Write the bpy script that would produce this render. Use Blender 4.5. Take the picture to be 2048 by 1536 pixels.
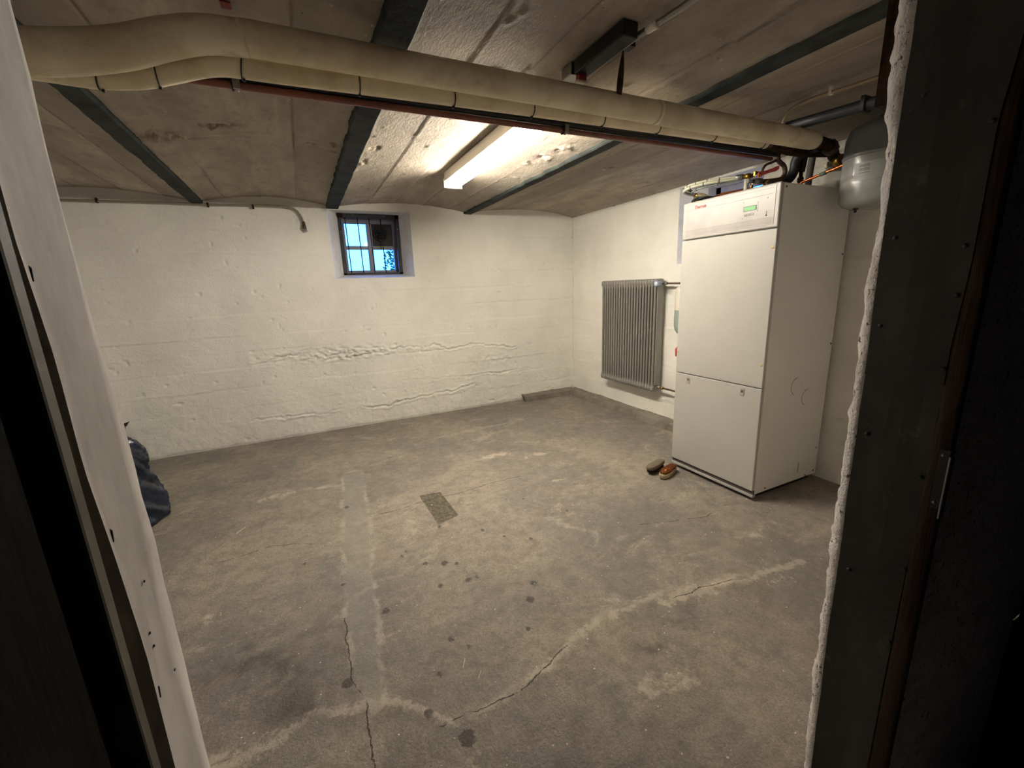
import bpy, bmesh, math, random
import numpy as np
from mathutils import Vector, Matrix

random.seed(4)
rng = np.random.default_rng(7)
S = bpy.context.scene
COL = S.collection
for o in list(bpy.data.objects):
    bpy.data.objects.remove(o)

# ------------------------------------------------------------------ camera, world, exposure
YAW, PITCH, ROLL = math.radians(25.5733), math.radians(12.8208), math.radians(-2.1466)
fwd = Vector((math.sin(YAW)*math.cos(PITCH), math.cos(YAW)*math.cos(PITCH), -math.sin(PITCH)))
rt = Vector((math.cos(YAW), -math.sin(YAW), 0))
up = rt.cross(fwd)
r2 = math.cos(ROLL)*rt + math.sin(ROLL)*up
u2 = -math.sin(ROLL)*rt + math.cos(ROLL)*up
cam = bpy.data.cameras.new('camera')
cam.sensor_fit = 'HORIZONTAL'; cam.sensor_width = 36.0
cam.lens = 848.378/2048*36.0
cam.clip_start = 0.01
camo = bpy.data.objects.new('camera', cam); COL.objects.link(camo)
M = Matrix(((r2.x, u2.x, -fwd.x), (r2.y, u2.y, -fwd.y), (r2.z, u2.z, -fwd.z))).to_4x4()
M.translation = Vector((-2.80356, -4.15286, 1.24531))
camo.matrix_world = M
S.camera = camo

w = bpy.data.worlds.new('sky'); S.world = w; w.use_nodes = True
bg = w.node_tree.nodes['Background']
bg.inputs[0].default_value = (0.080, 0.37, 1.60, 1)      # overcast dusk-blue daylight (room is white-balanced for warm tubes)
bg.inputs[1].default_value = 2.9
S.view_settings.view_transform = 'Standard'
S.view_settings.look = 'None'
S.view_settings.exposure = 1.62
S.view_settings.gamma = 1.0
S.view_settings.use_curve_mapping = False
TUBE_STRENGTH = 58.0
S.cycles.adaptive_threshold = .05
S.cycles.use_light_tree = False
S.cycles.diffuse_bounces = 4
S.cycles.caustics_reflective = False
S.cycles.caustics_refractive = False

# sky portals just outside the two window openings
def portal(loc, rot, sx, sy):
    l = bpy.data.lights.new('sky_portal', 'AREA'); l.shape = 'RECTANGLE'; l.size = sx; l.size_y = sy
    l.cycles.is_portal = True
    o = bpy.data.objects.new('sky_portal', l); COL.objects.link(o); o.location = loc; o.rotation_euler = rot
portal((-2.13, 0.44, 1.68), (math.radians(-90), 0, 0), .62, .62)
portal((0.44, -1.85, 1.68), (0, math.radians(90), 0), .62, .72)

# ------------------------------------------------------------------ helpers
def lin(c):
    if isinstance(c, str):
        c = [int(c[i:i+2], 16)/255 for i in (0, 2, 4)]
    return tuple((v/12.92 if v <= .04045 else ((v+.055)/1.055)**2.4) for v in c)

class NT:
    def __init__(s, name):
        s.m = bpy.data.materials.new(name); s.m.use_nodes = True
        s.t = s.m.node_tree; s.b = s.t.nodes['Principled BSDF']
        s.co = None
    def n(s, typ, **kw):
        x = s.t.nodes.new(typ)
        for k, v in kw.items():
            if k.startswith('i_'):
                k2 = k[2:]; k2 = int(k2) if k2.isdigit() else k2
                x.inputs[k2].default_value = v
            else: setattr(x, k, v)
        return x
    def l(s, a, b): s.t.links.new(a, b)
    def coord(s, scale=(1, 1, 1)):
        if s.co is None: s.co = s.n('ShaderNodeTexCoord')
        mp = s.n('ShaderNodeMapping'); mp.inputs['Scale'].default_value = scale
        s.l(s.co.outputs['Object'], mp.inputs[0]); return mp.outputs[0]
    def noise(s, scale, detail=4, rough=.55, sc=(1, 1, 1), dist=0):
        x = s.n('ShaderNodeTexNoise'); x.inputs['Scale'].default_value = scale; x.inputs['Detail'].default_value = detail
        x.inputs['Roughness'].default_value = rough; x.inputs['Distortion'].default_value = dist
        s.l(s.coord(sc), x.inputs['Vector']); return x.outputs['Fac']
    def vor(s, scale, sc=(1, 1, 1), feature='F1'):
        x = s.n('ShaderNodeTexVoronoi', feature=feature); x.inputs['Scale'].default_value = scale
        s.l(s.coord(sc), x.inputs['Vector']); return x
    def ramp(s, fac, a, b, ca=0., cb=1.):
        x = s.n('ShaderNodeMapRange'); x.inputs[1].default_value = a; x.inputs[2].default_value = b
        x.inputs[3].default_value = ca; x.inputs[4].default_value = cb; x.interpolation_type = 'SMOOTHSTEP'
        s.l(fac, x.inputs[0]); return x.outputs[0]
    def mix(s, fac, a, b):
        x = s.n('ShaderNodeMix', data_type='RGBA')
        for sock, v in ((x.inputs[0], fac), (x.inputs[6], a), (x.inputs[7], b)):
            if isinstance(v, bpy.types.NodeSocket): s.l(v, sock)
            elif isinstance(v, tuple): sock.default_value = (*v[:3], 1)
            else: sock.default_value = v
        return x.outputs[2]
    def math(s, op, a, b=0.):
        x = s.n('ShaderNodeMath', operation=op)
        for i, v in enumerate((a, b)):
            if isinstance(v, bpy.types.NodeSocket): s.l(v, x.inputs[i])
            else: x.inputs[i].default_value = v
        return x.outputs[0]
    def attr(s, name):
        x = s.n('ShaderNodeAttribute'); x.attribute_name = name; return x.outputs['Fac']
    def color(s, v):
        if isinstance(v, tuple): s.b.inputs['Base Color'].default_value = (*v[:3], 1)
        else: s.l(v, s.b.inputs['Base Color'])
    def bump(s, h, dist=.003, strength=1.):
        x = s.n('ShaderNodeBump'); x.inputs['Distance'].default_value = dist; x.inputs['Strength'].default_value = strength
        s.l(h, x.inputs['Height']); s.l(x.outputs[0], s.b.inputs['Normal'])
    def rm(s, rough, metal=0., spec=.5):
        s.b.inputs['Roughness'].default_value = rough; s.b.inputs['Metallic'].default_value = metal
        s.b.inputs['Specular IOR Level'].default_value = spec

def simple(name, c, rough=.5, metal=0., var=.12, vs=12., bump=0., bs=60., spec=.5, c2=None, sc=(1, 1, 1)):
    t = NT(name); a = lin(c)
    b = lin(c2) if c2 else tuple(x*(1-var) for x in a)
    f = t.ramp(t.noise(vs, 4, .6, sc), .35, .7)
    t.color(t.mix(f, a, b)); t.rm(rough, metal, spec)
    if bump: t.bump(t.noise(bs, 3, .6, sc), bump)
    return t.m

class B:
    """collects shapes and links them as ONE mesh object"""
    def __init__(s): s.v = []; s.f = []; s.sm = []
    def add(s, v, f, smooth=False):
        o = len(s.v); s.v += [tuple(p) for p in v]
        s.f += [tuple(i+o for i in q) for q in f]; s.sm += [smooth]*len(f); return s
    def box(s, a, b):
        x0, y0, z0 = [min(a[i], b[i]) for i in range(3)]; x1, y1, z1 = [max(a[i], b[i]) for i in range(3)]
        v = [(x0,y0,z0),(x1,y0,z0),(x1,y1,z0),(x0,y1,z0),(x0,y0,z1),(x1,y0,z1),(x1,y1,z1),(x0,y1,z1)]
        return s.add(v, [(0,3,2,1),(4,5,6,7),(0,1,5,4),(1,2,6,5),(2,3,7,6),(3,0,4,7)])
    def tube(s, pts, r, n=16, caps=True, closed=False):
        P = [Vector(p) for p in pts]; N = len(P)
        R = r if isinstance(r, (list, tuple)) else [r]*N
        T = []
        for i in range(N):
            if closed: t = P[(i+1) % N]-P[i-1]
            else: t = P[min(i+1, N-1)]-P[max(i-1, 0)]
            if t.length < 1e-9: t = T[-1] if T else P[1]-P[0]
            T.append(t.normalized())
        ref = Vector((0, 0, 1)) if abs(T[0].z) < .9 else Vector((1, 0, 0))
        u = T[0].cross(ref).normalized(); v = []
        for i in range(N):
            u = (u - T[i]*u.dot(T[i])).normalized(); wv = T[i].cross(u)
            for k in range(n):
                a = 2*math.pi*k/n
                v.append(P[i]+(u*math.cos(a)+wv*math.sin(a))*R[i])
        f = []
        M_ = N if closed else N-1
        for i in range(M_):
            j = (i+1) % N
            for k in range(n):
                k2 = (k+1) % n
                f.append((i*n+k, i*n+k2, j*n+k2, j*n+k))
        s.add(v, f, True)
        if caps and not closed:
            o = len(s.v)-N*n
            s.f.append(tuple(o+k for k in reversed(range(n)))); s.sm.append(False)
            s.f.append(tuple(o+(N-1)*n+k for k in range(n))); s.sm.append(False)
        return s
    def cyl(s, a, b, r, n=16, r2=None): return s.tube([a, b], [r, r if r2 is None else r2], n)
    def lathe(s, c, axis, prof, n=32):
        """prof: list of (radius, height along axis)"""
        A = Vector(axis).normalized(); c = Vector(c)
        ref = Vector((0, 0, 1)) if abs(A.z) < .9 else Vector((1, 0, 0))
        u = A.cross(ref).normalized(); wv = A.cross(u); v = []
        for (r, h) in prof:
            for k in range(n):
                a = 2*math.pi*k/n; v.append(c+A*h+(u*math.cos(a)+wv*math.sin(a))*r)
        f = [(i*n+k, i*n+(k+1) % n, (i+1)*n+(k+1) % n, (i+1)*n+k) for i in range(len(prof)-1) for k in range(n)]
        return s.add(v, f, True)
    def build(s, name, mat, parent=None, bevel=0., seg=2, loc=None, auto=False):
        me = bpy.data.meshes.new(name); me.from_pydata(s.v, [], s.f); me.update()
        me.polygons.foreach_set('use_smooth', s.sm)
        me.materials.append(mat)
        bm = bmesh.new(); bm.from_mesh(me); bmesh.ops.recalc_face_normals(bm, faces=bm.faces); bm.to_mesh(me); bm.free()
        o = bpy.data.objects.new(name, me); COL.objects.link(o)
        if parent is not None: o.parent = parent
        if loc is not None: o.location = loc
        if bevel:
            m = o.modifiers.new('bevel', 'BEVEL'); m.width = bevel; m.segments = seg; m.limit_method = 'ANGLE'
        return o

def tag(o, label=None, cat=None, group=None, kind=None):
    if label: o['label'] = label
    if cat: o['category'] = cat
    if group: o['group'] = group
    if kind: o['kind'] = kind
    return o
def empty(name, label, cat, group=None, loc=(0, 0, 0)):
    o = bpy.data.objects.new(name, None); COL.objects.link(o); o.location = loc
    o.empty_display_size = .05
    return tag(o, label, cat, group)
class Rel:
    """parts are written in world coordinates; this re-bases them on an Empty standing elsewhere"""
def rebase(root):
    L = root.location.copy()
    for c in [x for x in bpy.data.objects if x.parent is root]:
        c.location = c.location - L
def struct(o): o['kind'] = 'structure'; return o

def smooth_path(pts, sub=8):
    P = [Vector(p) for p in pts]; out = []
    for i in range(len(P)-1):
        p0 = P[max(i-1, 0)]; p1 = P[i]; p2 = P[i+1]; p3 = P[min(i+2, len(P)-1)]
        for k in range(sub):
            t = k/sub
            out.append(.5*((2*p1)+(p2-p0)*t+(2*p0-5*p1+4*p2-p3)*t*t+(3*p1-p0-3*p2+p3)*t**3))
    out.append(P[-1]); return out

# value noise on arrays
_perm = rng.permutation(4096)
_val = rng.random(4096)*2-1
def vnoise(x, y, seed=0):
    xi = np.floor(x).astype(int); yi = np.floor(y).astype(int); fx = x-xi; fy = y-yi
    fx = fx*fx*(3-2*fx); fy = fy*fy*(3-2*fy)
    def h(a, b): return _val[_perm[(_perm[(a+seed*57) & 4095]+b) & 4095]]
    return (h(xi, yi)*(1-fx)+h(xi+1, yi)*fx)*(1-fy)+(h(xi, yi+1)*(1-fx)+h(xi+1, yi+1)*fx)*fy
def fbm(x, y, f, oct=4, g=.5, seed=0):
    a = 1.; s = 0.
    for k in range(oct):
        s = s + a*vnoise(x*f, y*f, seed+k*3); a *= g; f *= 2.03
    return s
def pdist(X, Y, pts, jit=0., f=9., seed=5):
    """distance of every (X,Y) to a polyline, with ragged line"""
    if jit:
        X = X + jit*fbm(X, Y, f, 4, .6, seed); Y = Y + jit*fbm(X, Y, f, 4, .6, seed+11)
    d = np.full(X.shape, 9.)
    for (a, b), (c, e) in zip(pts[:-1], pts[1:]):
        vx, vy = c-a, e-b; L = vx*vx+vy*vy+1e-12
        t = np.clip(((X-a)*vx+(Y-b)*vy)/L, 0, 1)
        d = np.minimum(d, np.hypot(X-a-t*vx, Y-b-t*vy))
    return d
def sst(x, a, b):
    t = np.clip((x-a)/(b-a), 0, 1); return t*t*(3-2*t)

def grid(name, us, vs, fn, mat, hole=None, attrs=None, flip=False, parent=None):
    """fn(U,V) -> X,Y,Z arrays; hole=(u0,u1,v0,v1)"""
    U, V = np.meshgrid(us, vs)
    X, Y, Z = fn(U, V)
    nv, nu = U.shape
    co = np.stack([X, Y, Z], -1).reshape(-1, 3).astype(np.float32)
    i = np.arange(nv*nu).reshape(nv, nu)
    q = np.stack([i[:-1, :-1], i[:-1, 1:], i[1:, 1:], i[1:, :-1]], -1).reshape(-1, 4)
    if hole is not None:
        for h in hole:
            um = (U[:-1, :-1]+U[1:, 1:])/2; vm = (V[:-1, :-1]+V[1:, 1:])/2
            # rebuild mask for the current face list
            m = ((um > h[0]) & (um < h[1]) & (vm > h[2]) & (vm < h[3])).reshape(-1)
            q = q[~m]
    if flip: q = q[:, ::-1]
    me = bpy.data.meshes.new(name)
    me.vertices.add(len(co)); me.vertices.foreach_set('co', co.ravel())
    me.loops.add(q.size); me.loops.foreach_set('vertex_index', q.ravel().astype(np.int32))
    me.polygons.add(len(q)); me.polygons.foreach_set('loop_start', np.arange(0, q.size, 4, dtype=np.int32))
    me.polygons.foreach_set('use_smooth', np.ones(len(q), bool))
    me.update(calc_edges=True); me.materials.append(mat)
    if attrs:
        for k, fnn in attrs.items():
            at = me.attributes.new(k, 'FLOAT', 'POINT'); at.data.foreach_set('value', np.asarray(fnn(U, V), np.float32).ravel())
    o = bpy.data.objects.new(name, me); COL.objects.link(o)
    if parent is not None: o.parent = parent
    return o
def axis(a, b, step, must=()):
    s = set(np.round(np.arange(a, b+step*.5, step), 4).tolist()) | {a, b}
    s = [x for x in s if all(abs(x-m) > step*.35 for m in must)] + list(must)
    return np.array(sorted(s))

H = 1.969          # springing height of the vaults
YF = -3.753        # inner face of the door wall
XL = -4.62         # left wall
WIN1 = (-2.505, -1.800, 1.378, 1.952)     # x0 x1 z0 z1 in back wall
WIN2 = (-2.20, -1.505, 1.383, 1.955)      # y0 y1 z0 z1 in right wall

# ------------------------------------------------------------------ materials
def wall_mat():
    t = NT('cream_limewash')
    f = t.ramp(t.noise(2.2, 5, .6), .35, .7)
    c = t.mix(f, (.86, .835, .76), (.78, .755, .685))
    st = t.ramp(t.noise(7, 5, .7, (1, 1, 3)), .58, .75)
    c = t.mix(t.math('MULTIPLY', st, .35), c, (.66, .63, .56))
    gr = t.attr('grime_shade')
    c = t.mix(gr, c, (.20, .165, .13))
    t.color(c); t.rm(.85, 0, .2)
    h = t.math('ADD', t.noise(70, 4, .65), t.math('MULTIPLY', t.noise(16, 4, .6, (1, 1, 1.6)), 1.6))
    t.bump(h, .0035, .8)
    return t.m
MW = wall_mat()

def ceil_mat():
    t = NT('board_marked_concrete')
    f = t.ramp(t.noise(3.0, 6, .65, (1.6, .7, 1)), .3, .72)
    c = t.mix(f, (.50, .43, .355), (.33, .28, .23))
    fine = t.ramp(t.noise(38, 5, .7, (1.5, .35, 1)), .4, .75)
    c = t.mix(t.math('MULTIPLY', fine, .5), c, (.33, .285, .235))
    scr = t.ramp(t.noise(46, 3, .8, (1, .10, 1), 2.0), .63, .69)
    c = t.mix(t.math('MULTIPLY', scr, .5), c, (.44, .39, .33))
    c = t.mix(t.math('MULTIPLY', t.attr('board'), .62), c, (.20, .172, .142))
    bl = t.ramp(t.noise(11, 5, .75, (1, .7, 1)), .50, .68)
    c = t.mix(t.math('MULTIPLY', bl, .35), c, (.17, .145, .12))
    for sc_, g0, col, w_ in ((26., .53, (.66, .58, .48), .6), (34., .55, (.05, .04, .033), .8)):
        v = t.vor(sc_, (1, .8, 1)); fl = t.ramp(t.math('ADD', v.outputs['Distance'], t.math('MULTIPLY', fine, .10)), .08, .16, 1., 0.)
        gate = t.ramp(t.noise(sc_*.3, 2, .5), g0, g0+.05)
        c = t.mix(t.math('MULTIPLY', t.math('MULTIPLY', fl, gate), w_), c, col)
    c = t.mix(t.attr('ceil_dark'), c, (.10, .082, .066))
    c = t.mix(t.attr('chip'), c, (.52, .44, .35))
    t.color(c); t.rm(.85, 0, .25)
    h = t.math('ADD', t.noise(80, 4, .7, (1, .4, 1)), t.math('MULTIPLY', t.noise(14, 4, .6), 1.2))
    t.bump(h, .0032, .85)
    return t.m
MC = ceil_mat()

def floor_mat():
    t = NT('worn_concrete')
    n1 = t.ramp(t.noise(1.3, 5, .66, (1, 1, 1), .5), .38, .62)
    c = t.mix(n1, (.215, .198, .175), (.350, .300, .240))
    n2 = t.ramp(t.noise(4.2, 5, .7, (1, 1, 1), .8), .46, .64)
    c = t.mix(t.math('MULTIPLY', n2, .55), c, (.27, .22, .175))
    n4 = t.ramp(t.noise(2.6, 5, .7, (1.2, 1, 1), .9), .56, .68)
    c = t.mix(t.math('MULTIPLY', n4, .55), c, (.200, .196, .180))
    n3 = t.ramp(t.noise(2.1, 5, .72, (1, 1.6, 1), 1.2), .55, .68)
    c = t.mix(t.math('MULTIPLY', n3, .55), c, (.50, .435, .345))
    m1 = t.ramp(t.noise(15, 5, .78), .40, .66)
    c = t.mix(t.math('MULTIPLY', m1, .52), c, (.145, .128, .110))
    m2 = t.ramp(t.noise(27, 4, .78), .52, .70)
    c = t.mix(t.math('MULTIPLY', m2, .32), c, (.42, .37, .30))
    gr = t.ramp(t.noise(150, 3, .8), .40, .66)
    c = t.mix(t.math('MULTIPLY', gr, .42), c, (.11, .095, .078))
    rag = t.noise(42, 5, .75); rc = t.math('SUBTRACT', rag, .5)
    pl = t.ramp(t.math('ADD', t.attr('pale'), t.math('MULTIPLY', t.math('SUBTRACT', t.noise(14, 6, .7), .5), 1.6)), .42, .62)
    c = t.mix(t.math('MULTIPLY', pl, .7), c, t.mix(t.ramp(t.noise(34, 5, .7), .35, .65), (.40, .335, .265), (.54, .465, .37)))
    c = t.mix(t.math('MULTIPLY', t.attr('damp'), .8), c, (.085, .074, .066))
    tr = t.ramp(t.math('ADD', t.attr('trench'), t.math('MULTIPLY', rc, .03)), -.004, .006, 1., 0.)
    c = t.mix(t.math('MULTIPLY', tr, .38), c, t.mix(t.ramp(t.noise(60, 4, .7), .4, .6), (.235, .23, .205), (.31, .295, .258)))
    te = t.ramp(t.math('ADD', t.math('ABSOLUTE', t.attr('trench')), t.math('MULTIPLY', rc, .05)), .004, .016, 1., 0.)
    te = t.math('MULTIPLY', te, t.ramp(t.noise(8, 3, .6), .44, .60))
    c = t.mix(t.math('MULTIPLY', te, .5), c, (.46, .40, .32))
    ft = t.ramp(t.math('ADD', t.math('ABSOLUTE', t.attr('ridge')), t.math('MULTIPLY', rc, .11)), .0, .028, 1., 0.)
    ft = t.math('MULTIPLY', ft, t.ramp(t.noise(4, 3, .6), .36, .52))
    c = t.mix(t.math('MULTIPLY', ft, .55), c, (.52, .45, .36))
    pa = t.ramp(t.math('ADD', t.attr('patch'), t.math('MULTIPLY', rc, .010)), -.002, .003, 1., 0.)
    c = t.mix(pa, c, t.mix(t.ramp(t.noise(55, 5, .8), .4, .6), (.075, .064, .045), (.165, .140, .100)))
    cj = t.math('MULTIPLY', t.math('SUBTRACT', t.noise(26, 5, .7), .5), .030)
    cr = t.ramp(t.math('ABSOLUTE', t.math('ADD', t.attr('crack'), cj)), .0008, .0024, 1., 0.)
    cr = t.math('MULTIPLY', cr, t.ramp(t.noise(9, 3, .6), .38, .47))
    c = t.mix(t.math('MULTIPLY', cr, .85), c, (.045, .036, .028))
    sp = t.ramp(t.math('ADD', t.attr('spots'), t.math('MULTIPLY', t.math('SUBTRACT', t.noise(70, 4, .8), .5), .030)), .004, .010, .8, 0.)
    c = t.mix(sp, c, (.06, .052, .048))
    for sc_, g0, col, w_ in ((27., .50, (.66, .61, .52), .85), (63., .50, (.58, .53, .45), .8), (31., .56, (.07, .06, .05), .7)):
        v = t.vor(sc_, (1, 1.25, 1)); fl = t.ramp(t.math('ADD', v.outputs['Distance'], t.math('MULTIPLY', rc, .22)), .055, .10, 1., 0.)
        gate = t.ramp(t.noise(sc_*.35, 2, .5), g0, g0+.05)
        c = t.mix(t.math('MULTIPLY', t.math('MULTIPLY', fl, gate), w_), c, col)
    t.color(c); t.rm(.78, 0, .3)
    h = t.math('ADD', t.noise(110, 3, .7), t.math('MULTIPLY', t.noise(19, 4, .65), 1.5))
    h = t.math('SUBTRACT', h, t.math('MULTIPLY', cr, 1.8))
    t.bump(h, .0045, .9)
    return t.m
MF = floor_mat()

M_beam = simple('dark_painted_steel', '3b403e', .75, .0, .3, 9, .001, 40, c2='2a2d2b', spec=.12)
M_white = simple('white_enamel', 'b2b0a9', .32, 0, .04, 3, spec=.5)
M_side = simple('cream_enamel', 'e4e1d9', .4, 0, .05, 3)
M_panel = simple('panel_plastic', 'a9a49e', .38, 0, .03, 3)
M_dark = simple('black_rubber', '16171a', .55, 0, .2, 20)
M_black = simple('black_iron', '141313', .5, 0, .3, 30, .001)
def jacket(name, a, b_, dirt):
    t = NT(name)
    c = t.mix(t.ramp(t.noise(6, 5, .65), .35, .7), a, b_)
    c = t.mix(t.math('MULTIPLY', t.ramp(t.noise(13, 6, .75, (.6, 1, 1)), .55, .72), dirt), c, (.30, .24, .165))
    v = t.vor(11.); sp = t.math('MULTIPLY', t.ramp(v.outputs['Distance'], .06, .11, 1., 0.), t.ramp(t.noise(4, 2, .5), .52, .57))
    c = t.mix(t.math('MULTIPLY', sp, .7), c, (.16, .11, .07))
    t.color(c); t.rm(.5, 0, .4); t.bump(t.noise(11, 4, .6), .0022, .9); return t.m
M_foam_ = simple('pvc_pipe_jacket', 'e6dac0', .5, 0, .2, 7, .0016, 12, c2='c6b594')
M_foam = jacket('stained_pipe_jacket', lin('e6dac0'), lin('cbbb9b'), .5)
M_foam2_ = simple('pale_pipe_jacket', 'eaddc0', .5, 0, .22, 6, .001, 14)
M_foam2 = jacket('stained_pale_jacket', lin('ecdfc3'), lin('d3c39f'), .3)
M_red = simple('red_pipe_paint', '8a5446', .4, .0, .25, 14)
M_copper = simple('copper', 'c06a3a', .3, .9, .2, 20)
M_brass = simple('brass', 'b08a3c', .32, .9, .2, 30)
M_steel = simple('galvanised_steel', '9a9a96', .35, .8, .2, 40)
M_rustpipe = simple('weathered_iron_pipe', '5f4a3e', .6, .3, .4, 30, .001)
M_rad = simple('grey_radiator_paint', '87827b', .42, 0, .06, 5)
M_tank = simple('grey_tank_enamel', '9b9b97', .22, 0, .05, 4, spec=.6)
M_label = simple('paper_label', 'a9aaa6', .5, 0, .05, 10)
M_lamp = simple('white_lamp_metal', 'ece6d6', .4, 0, .05, 8)
M_wood = simple('old_wood', '54402f', .65, 0, .4, 8, .002, 30, c2='3a2214', sc=(4, 4, .6))
M_rust = simple('rusty_steel', '3e2a1e', .85, .1, .4, 30, .003, 50, c2='1c130e', spec=.2)
M_dark_grey = simple('dark_print_gap', '55504a', .6)
M_redpl = simple('red_lever', 'cf4a43', .4, 0, .15, 20)

def emis(name, c, s):
    t = NT(name); t.b.inputs['Base Color'].default_value = (*c, 1)
    t.b.inputs['Emission Color'].default_value = (*c, 1); t.b.inputs['Emission Strength'].default_value = s
    return t.m
M_tube = emis('lit_tube', (1., .93, .80), TUBE_STRENGTH)
M_lcd = emis('lit_display', lin('86d878'), .16); M_lcd.node_tree.nodes['Principled BSDF'].inputs['Base Color'].default_value = (.10, .22, .09, 1)

def metal_sheet():
    t = NT('dark_sheet_metal')
    f = t.ramp(t.noise(4, 6, .65, (1, 1, .7)), .35, .7)
    c = t.mix(f, (.088, .082, .076), (.050, .045, .041))  # dark grey base, lighter smudges mixed over it below
    s = t.ramp(t.noise(13, 6, .8, (1, 1, .6)), .56, .70)
    c = t.mix(t.math('MULTIPLY', s, .6), c, (.19, .18, .165))
    t.color(c); t.rm(.6, .35, .3); t.bump(t.noise(9, 4, .5), .004, .6); return t.m
M_sheet = metal_sheet()
def plaster():
    t = NT('rough_painted_plaster')
    f = t.ramp(t.noise(16, 6, .7, (1, 1, .22)), .38, .68)
    c = t.mix(f, (.66, .615, .57), (.44, .405, .37))
    s = t.ramp(t.noise(30, 5, .75, (1, 1, .25)), .6, .75)
    c = t.mix(t.math('MULTIPLY', s, .5), c, (.16, .13, .11))
    t.color(c); t.rm(.7, 0, .3); t.bump(t.noise(22, 4, .55, (1, 1, .3)), .0012, .6); return t.m
M_plaster = plaster()
def whiteplaster():
    t = NT('ragged_white_plaster')
    c_ = t.mix(t.ramp(t.noise(20, 6, .7), .45, .75), (.82, .76, .71), (.52, .45, .39))
    t.color(t.mix(t.ramp(t.noise(75, 4, .7), .60, .66), c_, (.10, .075, .055)))
    t.rm(.85, 0, .2); t.bump(t.math('ADD', t.noise(90, 4, .7), t.noise(30, 4, .7)), .006, 1.); return t.m
M_wplaster = whiteplaster()

# ------------------------------------------------------------------ floor
PATCH = [(-2.298, -1.689), (-2.169, -1.710), (-2.160, -2.043), (-2.288, -2.078)]
CRACKS = [([(-2.62, -1.80), (-2.44, -1.806), (-2.312, -1.769), (-2.128, -1.788), (-1.919, -1.768), (-1.62, -1.76)], 0),
          ([(-2.64, -3.145), (-2.477, -3.161), (-2.36, -3.16)], 0), ([(-2.34, -3.165), (-2.22, -3.125), (-2.10, -3.08)], 0), ([(-1.62, -3.07), (-1.3, -3.14)], 0),
          ([(-2.806, -2.55), (-2.812, -2.75), (-2.806, -2.9), (-2.79, -3.08), (-2.78, -3.35)], 1),
          ([(-3.4, -1.9), (-3.1, -1.86), (-2.9, -1.95)], 0), ([(-2.50, -1.0), (-2.1, -.9), (-1.8, -.95)], 0), ([(-1.35, -2.62), (-1.0, -2.72), (-.75, -2.70)], 0)]
def sgn(U, V, lines):
    """signed offset from the nearest of several cracks, each a function of x (0) or of y (1)"""
    out = np.full(U.shape, .5)
    for pts, ax in lines:
        A, Bv = (U, V) if ax == 0 else (V, U)
        q = sorted(pts, key=lambda p_: p_[ax]); a = [p_[ax] for p_ in q]; b_ = [p_[1-ax] for p_ in q]
        f_ = np.interp(A, a, b_)+.012*fbm(A, A*0+a[0], 5, 4, .6, 21)
        d = Bv-f_; inside = (A > a[0]) & (A < a[-1])
        out = np.where(inside & (np.abs(d) < np.abs(out)), d, out)
    return out
PALE = [(-1.56, -3.09, .14, .045, .8), (-1.83, -3.05, .14, .03, .6), (-1.42, -3.12, .2, .05, .7), (-1.93, -3.36, .24, .09, .55), (-1.2, -3.22, .3, .06, .45), (-1.65, -1.35, .22, .07, .7), (-1.35, -1.5, .2, .06, .6),
        (-3.1, -1.25, .25, .06, .55), (-2.85, -1.25, .15, .06, .55), (-1.45, -1.95, .12, .05, .5), (-3.15, -2.95, .3, .03, .6), (-3.3, -2.3, .05, .05, .6), (-2.55, -3.3, .2, .05, .4), (-1.25, -2.65, .3, .05, .4), (-2.25, -3.14, .12, .03, .6), (-.9, -2.95, .3, .08, .5)]
def pale_fn(U, V):
    g = np.zeros(U.shape)
    for x, y, sx, sy, a in PALE: g = np.maximum(g, a*np.exp(-((U-x)/sx)**2-((V-y)/sy)**2))
    return g
RIDGE = [(-3.35, -2.98), (-3.02, -2.985), (-2.915, -2.945), (-2.70, -3.0), (-2.568, -3.15), (-2.41, -3.165), (-2.234, -3.13), (-2.104, -3.085),
         (-1.94, -3.03), (-1.788, -3.03), (-1.558, -3.06), (-1.25, -3.17), (-.9, -3.2)]
SPOTS = [(-2.54, -3.22, .022), (-2.62, -3.10, .014), (-2.55, -2.98, .010), (-2.83, -2.87, .017), (-2.66, -2.60, .014), (-2.44, -2.38, .012), (-2.36, -2.42, .016),
         (-2.31, -2.45, .010), (-2.42, -2.56, .012), (-2.30, -2.58, .013), (-2.26, -2.58, .010), (-2.53, -2.27, .010), (-2.50, -2.24, .008), (-2.29, -2.1, .012),
         (-2.10, -2.25, .011), (-2.02, -2.36, .009), (-1.91, -2.44, .010), (-2.06, -2.74, .013), (-2.12, -2.82, .016), (-2.72, -1.62, .013), (-2.80, -2.35, .010),
         (-2.47, -2.86, .011), (-2.42, -2.92, .009), (-2.2, -2.95, .010), (-1.6, -2.3, .008), (-1.35, -2.2, .007), (-1.75, -2.05, .007), (-2.95, -2.1, .009)]
def seg_sd(X, Y, poly):
    d = pdist(X, Y, poly+[poly[0]])
    ins = np.zeros(X.shape, bool); n = len(poly)
    for i in range(n):
        x1, y1 = poly[i]; x2, y2 = poly[(i+1) % n]
        c = ((y1 > Y) != (y2 > Y)) & (X < (x2-x1)*(Y-y1)/(y2-y1+1e-12)+x1); ins ^= c
    return np.where(ins, -d, d)
TRENCH = [(-2.70, -1.08), (-2.56, -1.08), (-2.62, -1.9), (-2.69, -2.58), (-2.735, -3.0), (-2.79, -3.02), (-2.81, -2.52), (-2.745, -1.7)]
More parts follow.
